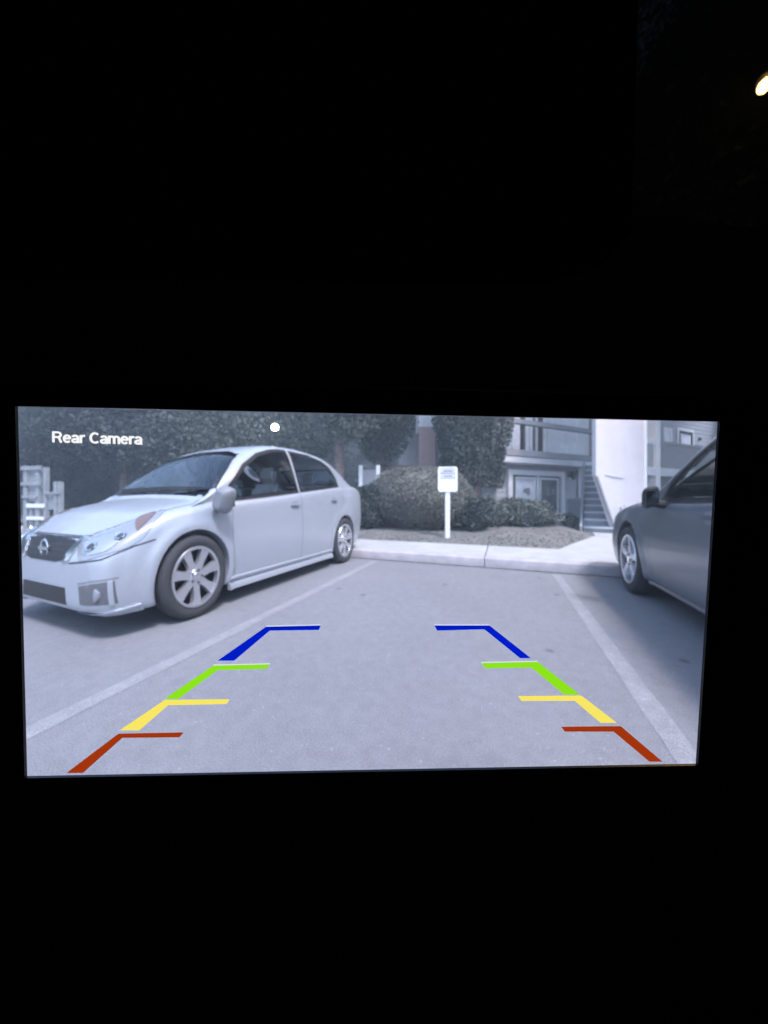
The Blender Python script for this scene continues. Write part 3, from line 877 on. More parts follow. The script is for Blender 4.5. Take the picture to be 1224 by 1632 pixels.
        for i in range(len(gx) - 1):
            for k in range(m - 1):
                q = (GV[i * m + k] + GV[(i + 1) * m + k + 1]) / 2
                xq = q.y + L / 2
                nrm_ = (GV[i * m + k + 1] - GV[i * m + k]).cross(GV[(i + 1) * m + k] - GV[i * m + k]).normalized()
                side = abs(nrm_.x) > .55 and abs(q.x) > .45
                hole = any(pin(w_, xq, q.z) for w_ in T['wins']) if side else (xq < T['mid'] and pin(T['wshield'], q.x, q.z)) or (xq > T['mid'] and pin(T['rear'], q.x, q.z))
                (WF if hole else GF).append((i * m + k, i * m + k + 1, (i + 1) * m + k + 1, (i + 1) * m + k))
        gme = bpy.data.meshes.new('g'); gme.from_pydata([tuple(v) for v in GV], [], GF)
        fme = bpy.data.meshes.new('gf'); fme.from_pydata([tuple(v) for v in GV], [], GF + WF)
        bm = bmesh.new(); bm.from_mesh(low); bm.from_mesh(fme)
        s.bvh = BVHTree.FromBMesh(bm); bm.free()
        bm = bmesh.new(); bm.from_mesh(low)
        if T.get('open_top', True):
            # take away the closed deck under the cabin so that one looks down to the seats
            bmesh.ops.delete(bm, geom=[f for f in bm.faces if f.normal.z > .75 and f.calc_center_median().z > .8 and T['g0'] + .22 < f.calc_center_median().y + L / 2 < T['g1'] - .45 and abs(f.calc_center_median().x) < .74], context='FACES')
        bm.from_mesh(gme)
        bmesh.ops.delete(bm, geom=[v for v in bm.verts if not v.link_faces], context='VERTS')
        for v in bm.verts: v.co.z *= ZS
        out = bpy.data.meshes.new('body'); bm.to_mesh(out); bm.free()
        out.materials.clear()
        out.materials.append(s.paint); out.materials.append(M_well)
        s.body = link_mesh('body', out, None, s.root, smooth=38)
    def hit(s, p, d):
        loc, nrm, i, dist = s.bvh.ray_cast(p - d * 3, d, 6)
        if loc is None:
            loc, nrm, i, dist = s.bvh.find_nearest(p)
        if nrm.dot(d) > 0: nrm = -nrm
        return loc, nrm
    def patch(s, name, pts, d, off, m, parent=None, smooth=True, per=6, gap=.03, skirt=.006, hole=None):
        """a panel laid on the body: outline pts [(x,y,z)] seen along direction d"""
        d = Vector((d[1], d[0], d[2])).normalized()
        P3 = [s.P(*p) for p in pts]
        if smooth: P3 = closed_smooth(P3, per)
        else:
            Q = []
            for a, b in zip(P3, P3[1:] + P3[:1]):
                k = max(1, int((b - a).length / .05))
                Q += [a.lerp(b, j / k) for j in range(k)]
            P3 = Q
        c = sum(P3, Vector()) / len(P3)
        a = d.orthogonal().normalized(); b = d.cross(a)
        P2 = [Vector(((p - c).dot(a), (p - c).dot(b))) for p in P3]
        area = sum(p.x * q.y - q.x * p.y for p, q in zip(P2, P2[1:] + P2[:1]))
        if area < 0: P2.reverse()
        nB = len(P2)
        def inside(x, y):
            r = False
            for p, q in zip(P2, P2[1:] + P2[:1]):
                if (p.y > y) != (q.y > y) and x < (q.x - p.x) * (y - p.y) / (q.y - p.y) + p.x: r = not r
            return r
        pts2 = list(P2)
        x0, x1 = min(p.x for p in P2), max(p.x for p in P2); y0, y1 = min(p.y for p in P2), max(p.y for p in P2)
        y = y0 + gap / 2
        while y < y1:
            x = x0 + gap / 2
            while x < x1:
                if inside(x, y) and min((p - Vector((x, y))).length for p in P2) > gap * .4: pts2.append(Vector((x, y)))
                x += gap
            y += gap
        edges_ = [(i, (i + 1) % nB) for i in range(nB)]
        H2 = []
        if hole:
            HP = [s.P(*p) for p in hole]; QH = []
            for p, q in zip(HP, HP[1:] + HP[:1]):
                kk = max(1, int((q - p).length / .05)); QH += [p.lerp(q, j / kk) for j in range(kk)]
            H2 = [Vector(((p - c).dot(a), (p - c).dot(b))) for p in QH]
            def inh(x, y):
                r = False
                for p, q in zip(H2, H2[1:] + H2[:1]):
                    if (p.y > y) != (q.y > y) and x < (q.x - p.x) * (y - p.y) / (q.y - p.y) + p.x: r = not r
                return r
            pts2 = [p for k, p in enumerate(pts2) if k < nB or not inh(p.x, p.y)]
            k0 = len(pts2); pts2 += H2
            edges_ += [(k0 + i, k0 + (i + 1) % len(H2)) for i in range(len(H2))]
        vv, ee, ff, *_ = delaunay_2d_cdt(pts2, edges_, [], 1, 1e-6)
        if hole:
            ff = [f for f in ff if not inh(sum(vv[i].x for i in f) / len(f), sum(vv[i].y for i in f) / len(f))]
        bm = bmesh.new(); nv = []
        for p in vv:
            loc, nr = s.hit(c + a * p.x + b * p.y, d)
            v = bm.verts.new(loc + nr * off); nv.append((v, nr))
        for f in ff:
            try: bm.faces.new([nv[i][0] for i in f])
            except ValueError: pass
        bm.verts.index_update(); bm.normal_update()
        for f in bm.faces:
            if f.normal.dot(d) > 0: f.normal_flip()
        bnd = [e for e in bm.edges if e.is_boundary]
        r = bmesh.ops.extrude_edge_only(bm, edges=bnd)
        nrm = {v.index: n for v, n in nv}
        for v in [g for g in r['geom'] if isinstance(g, bmesh.types.BMVert)]:
            v.co -= -d * (off + skirt)
        for v in bm.verts: v.co.z *= ZS
        me = bpy.data.meshes.new(name); bm.to_mesh(me); bm.free()
        return link_mesh(name, me, m, parent or s.root, smooth=40)
    def line(s, name, pts, d, width, m, off=.0025, parent=None, step=.03):
        d = Vector((d[1], d[0], d[2])).normalized()
        P3 = [s.P(*p) for p in pts]; Q = []
        for a, b in zip(P3, P3[1:]):
            k = max(1, int((b - a).length / step)); Q += [a.lerp(b, j / k) for j in range(k)]
        Q.append(P3[-1])
        H = [s.hit(p, d) for p in Q]
        vs = []
        for i, (p, n) in enumerate(H):
            t = H[min(i + 1, len(H) - 1)][0] - H[max(i - 1, 0)][0]
            if t.length < 1e-6: t = Vector((0, 0, 1))
            sd = n.cross(t).normalized() * width / 2
            vs += [p + n * off - sd, p + n * off + sd]
        b = MB().add(vs, [(2 * i, 2 * i + 1, 2 * i + 3, 2 * i + 2) for i in range(len(H) - 1)])
        return b.build(name, m, parent or s.root, zs=ZS)
    def wheel(s, x, side, spokes, front_turn=0.0):
        T = s.T; r = T['wr']; yo = T['wy'] * side
        w = empty('wheel', s.P(x, yo, r * ZS), 0, s.root)
        wd = .2
        sg = side
        t = MB()
        t.lathe([(r * .70, -.02 * sg), (r * .74, .0), (r * .86, .012 * sg), (r * .95, .0), (r * .995, -.03 * sg), (r, -.06 * sg), (r, -(wd - .06) * sg), (r * .97, -(wd - .02) * sg), (r * .7, -wd * sg)], 'X', (0, 0, 0), 48)
        t.build('tyre', M_tyre, w, smooth=50, zs=ZS)
        k = MB(); k.lathe([(0, -.13 * sg), (r * .69, -.13 * sg), (r * .70, -.02 * sg)], 'X', (0, 0, 0), 40); k.build('barrel', M_rimdark, w, smooth=40, zs=ZS)
        rm = MB(); rm.lathe([(r * .735, -.001 * sg), (r * .72, .008 * sg), (r * .66, .003 * sg), (r * .65, -.04 * sg)], 'X', (0, 0, 0), 48)
        rm.lathe([(0, -.004 * sg), (r * .17, -.006 * sg), (r * .21, -.02 * sg), (r * .21, -.06 * sg)], 'X', (0, 0, 0), 20)
        for j in range(spokes):
            q = 2 * math.pi * j / spokes + .25
            c_, s_ = math.cos(q), math.sin(q)
            vs = []
            for rr, hw, dx in ((r * .12, .030, -.012), (r * .40, .027, -.006), (r * .67, .040, -.002)):
                for sgn in (-1, 1):
                    vs.append(((dx) * sg, c_ * rr - s_ * hw * sgn, s_ * rr + c_ * hw * sgn))
                for sgn in (1, -1):
                    vs.append(((dx - .04) * sg, c_ * rr - s_ * hw * 1.25 * sgn, s_ * rr + c_ * hw * 1.25 * sgn))
            fs = []
            for a in (0, 4):
                fs += [(a + i, a + (i + 1) % 4, a + 4 + (i + 1) % 4, a + 4 + i) for i in range(4)]
            rm.add(vs, fs)
        rm.build('rim', M_rim, w, smooth=35, zs=ZS)
        h = MB(); h.lathe([(0, .004 * sg), (r * .10, .002 * sg), (r * .11, -.012 * sg)], 'X', (0, 0, 0), 16); h.build('hub_cap', M_chrome, w, smooth=40, zs=ZS)
        bl = MB()
        for j in range(5):
            q = 2 * math.pi * j / 5
            bl.tube([((-.012) * sg, r * .155 * math.cos(q), r * .155 * math.sin(q)), (.004 * sg, r * .155 * math.cos(q), r * .155 * math.sin(q))], .009, 6)
        bl.build('wheel_nut', M_rimdark, w, zs=ZS)
        return w

SIDE = (0, -1, 0)                           # looking at the car's left side
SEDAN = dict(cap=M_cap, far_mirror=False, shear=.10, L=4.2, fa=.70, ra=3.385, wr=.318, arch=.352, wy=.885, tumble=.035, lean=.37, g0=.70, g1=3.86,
    zs=[(0, .60), (.1, .65), (.3, .745), (.6, .83), (1.1, .89), (1.6, .925), (2.4, 1.0), (3.2, 1.065), (3.8, 1.075), (4.1, 1.03), (4.2, .95)],
    zc=[(0, .655), (.08, .70), (.3, .80), (.7, .90), (.9, .935), (1.6, .95), (3.4, 1.08), (3.75, 1.12), (4.08, 1.135), (4.16, 1.09), (4.2, 1.0)],
    zb=[(0, .20), (.1, .165), (.4, .16), (.7, .17), (3.4, .17), (4.0, .22), (4.2, .32)],
    w=[(0, .66), (.03, .73), (.08, .785), (.16, .825), (.35, .862), (.7, .885), (1.2, .892), (3.0, .892), (3.6, .882), (3.95, .855), (4.1, .82), (4.17, .78), (4.2, .73)],
    nose=[(.1, .06), (.25, .0), (.5, .0), (.62, .05), (.75, .12)], tail=[(.2, .1), (.5, 0), (.8, .0), (1.1, .06)],
    zr=[(.68, .85), (.84, .935), (1.13, 1.15), (1.42, 1.345), (1.75, 1.465), (2.05, 1.51), (2.4, 1.52), (2.85, 1.49), (3.2, 1.415), (3.48, 1.295), (3.70, 1.17), (3.86, 1.09)],
    mid=2.4, rear=[(-.58, 1.16), (.58, 1.16), (.50, 1.38), (-.50, 1.38)],
    wins=[[(1.04, .905), (1.10, .99), (1.37, 1.215), (1.62, 1.345), (1.85, 1.41), (2.02, 1.435), (2.13, 1.437), (2.18, 1.0), (1.7, .96)],
          [(2.27, 1.01), (2.23, 1.437), (2.6, 1.43), (2.9, 1.38), (3.08, 1.30), (3.19, 1.19), (3.22, 1.095), (2.8, 1.055)]],
    wshield=[(-.78, .935), (-.40, .945), (0, .948), (.40, .945), (.78, .935), (.665, 1.20), (.575, 1.35), (.30, 1.40), (0, 1.41), (-.30, 1.40), (-.575, 1.35), (-.665, 1.20)],
    gp=[(.7, .0), (1.4, .0), (3.0, .0), (3.4, .05), (3.86, .15)])

def dress(c, hl, wins, wshield, doors, belt, mirror, handles, skirt, T, spokes, far_side=True):
    for sd in ((1, -1) if far_side else (1,)):
        S = (0, -sd, 0)
        for outline in wins:
            o = [(x, .8 * sd, z) for x, z in outline]
            def grown(o, g):
                cc_ = Vector((sum(p[0] for p in o) / len(o), sum(p[2] for p in o) / len(o)))
                out = []
                n_ = len(o)
                A_ = sum(o[k][0] * o[(k + 1) % n_][2] - o[(k + 1) % n_][0] * o[k][2] for k in range(n_))
                for k in range(n_):
                    e0 = Vector((o[k][0] - o[k - 1][0], o[k][2] - o[k - 1][2])).normalized(); e1 = Vector((o[(k + 1) % n_][0] - o[k][0], o[(k + 1) % n_][2] - o[k][2])).normalized()
                    nn = Vector((e0.y + e1.y, -e0.x - e1.x)).normalized() * (1 if A_ > 0 else -1)
                    q_ = g / max(.5, abs(nn.dot(Vector((e0.y, -e0.x)))))
                    out.append((o[k][0] + nn.x * q_, o[k][1], o[k][2] + nn.y * q_))
                return out
            c.patch('window_trim', grown(o, .026), S, .004, M_trim, smooth=False, hole=grown(o, -.012))
            c.patch('window', grown(o, -.006), S, .0075, M_glass, smooth=False)
        for dl in doors:
            c.line('door_seam', [(x, .9 * sd, z) for x, z in dl], S, .007, M_cap)
        for x, z in handles:
            p, n = c.hit(c.P(x, .9 * sd, z), Vector((-sd, 0, 0)))
            h = MB(); h.rbox((p.x - .005 if sd > 0 else p.x - .03, p.y - .085, p.z - .013), (p.x + .03 if sd > 0 else p.x + .005, p.y + .085, p.z + .013), .01)
            h.build('door_handle', c.paint, c.root, smooth=40, zs=ZS)
            c.patch('handle_cup', [(x - .06, .9 * sd, z - .035), (x + .06, .9 * sd, z - .035), (x + .06, .9 * sd, z + .03), (x - .06, .9 * sd, z + .03)], S, .002, M_beam, gap=.02)
        if sd > 0 or T['far_mirror']:
            mx, my, mz, mw, mh = mirror
            P_ = c.P(mx, my * sd, mz)
            mm = MB()
            V_, F_ = lump_ball(1, 1, 1, (0, 0, 0), np.random.default_rng(1), 0.0, 4)
            pw = lambda t, e: math.copysign(abs(t) ** e, t)
            for x, y, z in V_:
                x, y, z = pw(x, .5), pw(y, .8), pw(z, .5)
                k_ = 1 - .22 * max(0, -y)
                mm.v.append((P_.x + (x * mw * .5 + T['shear'] * sd * z * .5) * k_, P_.y + max(-.075, min(.062, y * .085)), P_.z + z * mh * .5 * k_ - .10 * mh * x * sd))
            mm.f = [tuple(f) for f in F_]
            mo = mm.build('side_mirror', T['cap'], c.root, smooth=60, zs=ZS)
            ar = MB(); ar.tube([(P_.x - .02 * sd, P_.y + .02, P_.z - mh * .3), (P_.x - .16 * sd, P_.y + .04, P_.z - mh * .4)], .03, 8); ar.build('mirror_arm', M_trim, mo, zs=ZS)
            MB().rbox((P_.x - mw * .38, P_.y + .064, P_.z - mh * .28), (P_.x + mw * .38, P_.y + .076, P_.z + mh * .28), .004).build('mirror_glass', M_mirror, mo, zs=ZS)
        # side skirt
        for z0, z1, pr_ in skirt:
            k = MB(); vs = []
            x = T['fa'] + T['arch'] + .02
            while x < T['ra'] - T['arch'] - .02:
                p, n = c.hit(c.P(x, .9 * sd, (z0 + z1) / 2), Vector((-sd, 0, 0)))
                vs.append((p.x, p.y)); x += .06
            n_ = len(vs)
            sec = [(-.02, z0), (pr_, z0), (pr_ + .004, (z0 + z1) / 2), (pr_ * .5, z1 - .006), (-.02, z1)]
            k.add([(px_ + a * sd, py_, z) for px_, py_ in vs for a, z in sec], [(i * 5 + j, i * 5 + (j + 1) % 5, (i + 1) * 5 + (j + 1) % 5, (i + 1) * 5 + j) for i in range(n_ - 1) for j in range(5)] + [(0, 1, 2, 3, 4), tuple(range((n_ - 1) * 5 + 4, (n_ - 1) * 5 - 1, -1))])
            k.build('side_skirt', c.paint, c.root, smooth=40, zs=ZS)
        for x in (T['fa'], T['ra']):
            c.wheel(x, sd, spokes)
        # headlight
        o = [(x, y * sd, z) for x, y, z in hl]
        c.patch('headlight', o, (.75, -.65 * sd, -.05), .006, M_lens, per=5, gap=.02)
    # windshield
    ws2 = [(1.2, y, z) for y, z in T['wshield']]
    c.patch('windshield_trim', [(1.2, y * 1.03, z + (.003 if z > 1.2 else -.014)) for x, y, z in ws2], (1, 0, -.25), .003, M_trim, smooth=False, hole=[(x, y * .98, z + (-.016 if z > 1.2 else .012)) for x, y, z in ws2])
    c.patch('windshield', [(x, y * .99, z) for x, y, z in ws2], (1, 0, -.25), .007, M_glass, smooth=False)
    rw2 = [(4.0, y, z) for y, z in T['rear']]
    c.patch('rear_window_trim', [(x, y * 1.05, z + (.018 if z > 1.25 else -.018)) for x, y, z in rw2], (-1, 0, -.1), .003, M_trim, smooth=False, hole=[(x, y * .97, z) for x, y, z in rw2])
    c.patch('rear_window', [(x, y * .99, z) for x, y, z in rw2], (-1, 0, -.1), .006, M_glass, smooth=False)
    # cabin: floor, dashboard, steering wheel, seats
    x0, x1 = T['g0'] + .1, T['g1'] - .2
    fl = MB(); fl.box((-.76, x0 - c.L / 2, .30), (.76, x1 - c.L / 2, .33)); fl.build('cabin_floor', M_seatdark, c.root, zs=ZS)
    xd = T['g0'] + .32
    MB().rbox((-.72, xd - c.L / 2, .60), (.72, xd + .30 - c.L / 2, .93), .05).build('dashboard', M_seatdark, c.root, smooth=40, zs=ZS)
    xs_ = xd + .45
    sw = MB(); sw.tube([(.37 + .18 * math.cos(R(a)), xs_ - c.L / 2 - .06 * math.sin(R(a)), .93 + .17 * math.sin(R(a))) for a in range(0, 361, 20)], .018, 8, cap=False)
    sw.tube([(.37, xs_ - c.L / 2, .93), (.37, xs_ - .2 - c.L / 2, .85)], .035, 8); sw.rbox((.21, xs_ - .01 - c.L / 2, .90), (.53, xs_ + .01 - c.L / 2, .96), .008)
    sw.build('steering_wheel', M_seatdark, c.root, smooth=50, zs=ZS)
    for xf, cents in ((xd + 1.0, (.38, -.38)), (xd + 1.88, (.42, -.42))):
        for y_ in cents:
            if xf > T['g1'] - .6: continue
            sb = MB(); sb.rbox((y_ - .25, xf - c.L / 2, .55), (y_ + .25, xf + .16 - c.L / 2, 1.08), .06)
            sb.rbox((y_ - .25, xf - .48 - c.L / 2, .42), (y_ + .25, xf + .05 - c.L / 2, .58), .05)
            so_ = sb.build('seat', M_seat, c.root, smooth=40, zs=ZS)
            MB().rbox((y_ - .14, xf + .05 - c.L / 2, 1.10), (y_ + .14, xf + .15 - c.L / 2, 1.27), .045).build('headrest', M_seat, so_, smooth=40, zs=ZS)
    rv = MB(); rv.rbox((-.12, x0 + .62 - c.L / 2, 1.33), (.12, x0 + .65 - c.L / 2, 1.39), .012); rv.build('rear_view_mirror', M_trim, c.root, smooth=40, zs=ZS)

# silver sedan
fc, rc = Vector((-2.615, 2.09)), Vector((-2.5, 4.765))
phi = -math.atan2(rc.x - fc.x, rc.y - fc.y)
loc_f = Vector((.885, SEDAN['fa'] - 2.1))
rot = Matrix.Rotation(phi, 2)
cpos = fc - rot @ loc_f
car = Car('silver_sedan', SEDAN, M_silver, (cpos.x, cpos.y, 0), phi, 'silver four door sedan with alloy wheels parked at left, nose towards the viewer')
dress(car,
    hl=[(.02, .52, .525), (.02, .50, .655), (.14, .62, .725), (.30, .76, .80), (.40, .82, .835), (.36, .84, .76), (.24, .84, .635), (.10, .74, .565)],
    wins=SEDAN['wins'], wshield=None,
    doors=[[(1.10, .88), (1.09, .6), (1.12, .25)], [(2.225, .99), (2.23, .6), (2.24, .24)], [(3.36, 1.07), (3.33, .86), (3.10, .62), (2.98, .5), (2.96, .24)], [(1.15, .215), (2.96, .215)]],
    belt=None, mirror=(.90, .985, .905, .165, .21), handles=[(2.08, .845), (3.04, .89)],
    skirt=[(.13, .19, .025), (.215, .245, .010)], T=SEDAN, spokes=7)
# front of the sedan
gr = car.patch('grille', [(0, -.46, .655), (0, .46, .655), (0, .33, .515), (0, .2, .495), (0, -.2, .495), (0, -.33, .515)], (1, 0, 0), .004, M_trim, smooth=False)
for k in range(3):
    z = .535 + .035 * k
    car.line('grille_bar', [(0, -.34 - .03 * k, z), (0, .34 + .03 * k, z)], (1, 0, 0), .008, M_rimdark, off=.008, parent=gr)
for sd in (1, -1):
    car.patch('grille_strip', [(0, .30 * sd, .50), (0, .40 * sd, .515), (0, .505 * sd, .66), (0, .40 * sd, .66)], (1, 0, 0), .012, M_chrome, smooth=False)
    car.line('bumper_seam', [(0, .40 * sd, .497), (.1, .70 * sd, .535), (.2, .83 * sd, .60)], (.8, -.6 * sd, 0), .009, M_trim)
    car.line('bumper_seam', [(.2, .85 * sd, .60), (.36, .87 * sd, .635)], (.1, -1 * sd, 0), .008, M_trim)
    car.patch('fog_lamp_recess', [(.05, .52 * sd, .25), (.05, .50 * sd, .36), (.08, .62 * sd, .385), (.15, .76 * sd, .40), (.15, .77 * sd, .25)], (.8, -.6 * sd, 0), .003, M_recess, smooth=False)
    car.line('bumper_crease', [(.05, .49 * sd, .375), (.08, .62 * sd, .40), (.16, .78 * sd, .415)], (.8, -.6 * sd, 0), .010, M_cap)
    car.patch('fog_lamp_trim', [(.12, .735 * sd, .245), (.12, .735 * sd, .40), (.13, .762 * sd, .40), (.13, .762 * sd, .245)], (.8, -.6 * sd, 0), .010, M_silver, smooth=False, gap=.02)
    p, n = car.hit(car.P(.08, .66 * sd, .315), Vector((-.5 * sd, .85, 0)).normalized())
    fl = MB(); fl.lathe([(0, -.004), (.035, -.003), (.045, .002), (.045, .02)], 'Y', (p.x, p.y, p.z), 16); fl.build('fog_lamp', M_lens, car.root, smooth=40, zs=ZS)
    car.patch('turn_signal', [(.27, .745 * sd, .775), (.37, .81 * sd, .82), (.33, .825 * sd, .775), (.27, .82 * sd, .72), (.25, .80 * sd, .70)], (.6, -.8 * sd, -.05), .011, M_amber, gap=.02)
    for hx, hy, hz_, hr in ((.06, .60, .605, .042), (.17, .735, .665, .038)):
        p, n = car.hit(car.P(hx, hy * sd, hz_), Vector((-.65 * sd, .75, 0)).normalized())
        q_ = n.to_track_quat('Z', 'X').to_matrix()
        for nm, prof, mm_ in (('headlight_bowl', [(hr * .62, .013), (hr, .017), (hr * 1.08, .012)], M_chrome), ('headlight_bulb', [(0, .0165), (hr * .35, .016), (hr * .60, .0125)], M_rimdark)):
            b_ = MB(); b_.lathe(prof, 'Z', (0, 0, 0), 20); b_.v = [tuple(p + q_ @ Vector(v)) for v in b_.v]
            b_.build(nm, mm_, car.root, smooth=40, zs=ZS)
    car.patch('headlight_reflector', [(.04, .55 * sd, .56), (.05, .55 * sd, .64), (.14, .68 * sd, .69), (.17, .74 * sd, .64), (.10, .70 * sd, .575)], (.75, -.65 * sd, -.05), .010, M_rim, gap=.02)
    car.patch('lip', [(.04, .42 * sd, .19), (.05, .6 * sd, .195), (.12, .78 * sd, .205), (.22, .85 * sd, .215), (.22, .86 * sd, .18), (.1, .76 * sd, .17), (.04, .55 * sd, .165), (.03, .42 * sd, .165)], (.8, -.6 * sd, 0), .015, M_silver, smooth=False)
car.patch('lower_intake', [(0, -.36, .225), (0, .36, .225), (0, .34, .335), (0, -.34, .335)], (1, 0, 0), .003, M_trim, smooth=False)
car.line('hood_seam', [(.05, -.48, .672), (.03, -.2, .675), (.03, .2, .675), (.05, .48, .672)], (1, 0, -.2), .010, M_trim)
car.line('hood_seam', [(.12, .60, .75), (.4, .735, .85), (.8, .78, .92)], (0, 0, -1), .008, M_trim)
car.line('hood_seam', [(.12, -.60, .75), (.4, -.735, .85), (.8, -.78, .92)], (0, 0, -1), .008, M_trim)
p, n = car.hit(car.P(0, 0, .575), Vector((0, 1, 0)))
em = MB(); em.lathe([(.048, -.022), (.060, -.026), (.068, -.02), (.06, -.01), (.048, -.014), (.048, -.022)], 'Y', (p.x, p.y, p.z), 24); em.rbox((p.x - .08, p.y - .03, p.z - .012), (p.x + .08, p.y - .012, p.z + .012), .003)
em.build('emblem', M_chrome, car.root, smooth=40, zs=ZS)
for x0, x1 in ((-.6, .0), (-.05, .55)):
    pts = []
    for k in range(7):
        pp, nn = car.hit(car.P(.8, x0 + (x1 - x0) * k / 6, .985 + .02 * k / 6), Vector((0, 1, -.3)).normalized()); pts.append(pp + nn * .018)
    MB().tube(pts, .008, 6).build('wiper', M_trim, car.root, zs=ZS)

# dark grey car at the right
HATCH = dict(cap=M_trim, far_mirror=True, shear=.0, L=4.5, fa=.92, ra=3.62, wr=.325, arch=.362, wy=.885, tumble=.035, lean=.40, g0=1.22, g1=4.30,
    zs=[(0, .60), (.1, .66), (.3, .745), (.7, .825), (1.1, .865), (1.6, .88), (2.4, .895), (3.2, .93), (4.0, .97), (4.4, .95), (4.5, .90)],
    zc=[(0, .64), (.1, .72), (.35, .82), (.8, .91), (1.3, .96), (1.7, .96), (3.5, 1.0), (4.2, 1.06), (4.4, 1.06), (4.5, .95)],
    zb=[(0, .24), (.1, .19), (.4, .18), (.7, .19), (3.8, .19), (4.3, .25), (4.5, .34)],
    w=[(0, .70), (.03, .76), (.09, .805), (.2, .845), (.4, .872), (.8, .887), (1.3, .892), (3.2, .892), (3.9, .875), (4.25, .83), (4.4, .77), (4.47, .72), (4.5, .65)],
    nose=[(.1, .06), (.25, .0), (.5, .0), (.62, .06), (.75, .14)], tail=[(.2, .1), (.5, 0), (.8, .0), (1.1, .06)],
    zr=[(1.22, .90), (1.45, .985), (1.75, 1.19), (2.0, 1.36), (2.3, 1.47), (2.6, 1.52), (3.0, 1.535), (3.4, 1.51), (3.8, 1.43), (4.1, 1.27), (4.3, 1.05)],
    mid=2.8, rear=[(-.58, 1.16), (.58, 1.16), (.50, 1.38), (-.50, 1.38)],
    wins=[[(1.60, .895), (1.72, 1.03), (1.95, 1.20), (2.2, 1.33), (2.45, 1.40), (2.58, 1.41), (2.66, .92), (2.1, .905)],
          [(2.76, .925), (2.68, 1.415), (3.1, 1.41), (3.45, 1.34), (3.65, 1.20), (3.7, 1.02), (3.3, .96)]],
    wshield=[(-.70, 1.02), (-.35, 1.035), (0, 1.04), (.35, 1.035), (.70, 1.02), (.60, 1.22), (.50, 1.37), (.25, 1.40), (0, 1.405), (-.25, 1.40), (-.50, 1.37), (-.60, 1.22)],
    gp=[(1.0, .02), (1.4, .0), (3.4, .0), (3.9, .05), (4.3, .14)])
c2p = Vector((1.385, 4.45)) + Vector((.885, 0)) - Vector((0, (4.5 / 2 - .92)))
car2 = Car('grey_car', HATCH, M_dark_paint, (c2p.x, c2p.y, 0), math.pi, 'dark grey car parked at right, nose towards the kerb')
dress(car2,
    hl=[(.03, .46, .54), (.04, .46, .63), (.2, .62, .69), (.40, .72, .76), (.45, .78, .76), (.3, .79, .62), (.12, .68, .555)],
    wins=HATCH['wins'], wshield=None,
    doors=[[(1.56, .87), (1.45, .6), (1.45, .25)], [(2.71, .90), (2.69, .6), (2.67, .24)], [(3.62, .97), (3.58, .86), (3.36, .62), (3.22, .5), (3.2, .24)], [(1.45, .225), (3.2, .225)]],
    belt=None, mirror=(1.72, .965, .925, .115, .165), handles=[(2.45, .80), (3.38, .84)],
    skirt=[(.17, .22, .02)], T=HATCH, spokes=5)

# ------------------------------------------------------------------ the car we sit in: dark cabin with the display in its dashboard
def ray(px, py):
    return Vector(((px - CX) / FPX, 1.0, (HOR - py) / FPX))
TL, TR_, BR, BL = ray(27, 648), ray(1145, 672), ray(1110, 1218), ray(42, 1238)
A = np.array([[TL[i], -TR_[i], BR[i], -BL[i]] for i in range(3)])
_, _, vt = np.linalg.svd(A)
dep = vt[-1] / vt[-1].mean() * 0.30
Q = [r * dd_ for r, dd_ in zip((TL, TR_, BR, BL), dep)]
Pc = sum(Q, Vector()) / 4
NX = (Q[1] - Q[0]).normalized()
NN = NX.cross((Q[3] - Q[0])).normalized()      # plane normal
if NN.y > 0: NN = -NN                           # towards the viewer
NZ = NN.cross(NX); NZ = NZ if NZ.z > 0 else -NZ
def onplane(px, py, lift=0.0):
    r = ray(px, py)
    t = (Pc + NN * lift).dot(NN) / r.dot(NN)
    return r * t
def to_world(p):
    v = Matrix.Rotation(YAW, 3, 'Z') @ p
    return Vector((v.x, v.y, v.z + CH))
disp = bpy.data.objects.new('display', None); COL.objects.link(disp)
tag(disp, 'lit rear camera display in a black bezel with coloured guide lines', 'display')
Mw = Matrix((( NX.x, NZ.x, NN.x), (NX.y, NZ.y, NN.y), (NX.z, NZ.z, NN.z)))
Mrot = Matrix.Rotation(YAW, 3, 'Z') @ Mw
disp.matrix_world = Matrix.Translation(to_world(Pc)) @ Mrot.to_4x4()
def loc(p):
    """camera-frame point -> display's own frame (x right, y up, z towards the viewer)"""
    q_ = p - Pc
    return Vector((q_.dot(NX), q_.dot(NZ), q_.dot(NN)))
ql = [loc(p) for p in Q]
def ring(b, inner, outer, z0, z1):
    n = len(inner)
    b.add([(p[0], p[1], z0) for p in inner] + [(p[0], p[1], z1) for p in outer], [(i, (i + 1) % n, n + (i + 1) % n, n + i) for i in range(n)])
def grow(poly, d):
    c_ = sum((Vector(p[:2]) for p in poly), Vector((0, 0))) / len(poly)
    return [(p[0] + math.copysign(d, p[0] - c_.x), p[1] + math.copysign(d, p[1] - c_.y)) for p in poly]
bz = MB()
ring(bz, grow(ql, .021), [p[:2] for p in ql], -.012, -.0008)
ring(bz, [p[:2] for p in ql], [p[:2] for p in ql], -.0008, .0015)
ring(bz, [p[:2] for p in ql], grow(ql, .004), .0015, .0035)
ring(bz, grow(ql, .004), grow(ql, .022), .0035, .0045)
ring(bz, grow(ql, .022), grow(ql, .025), .0045, .0025)
ring(bz, grow(ql, .025), grow(ql, .025), .0025, -.012)
bz.build('bezel', M_gloss, disp)
def emit_mat(name, col, s=1.0):
    m = mat(name, (0.01, .01, .01), .5, emit=col, estr=s / 2 ** SC.view_settings.exposure, spec=0.0)
    m.cycles.emission_sampling = 'NONE'
    return m
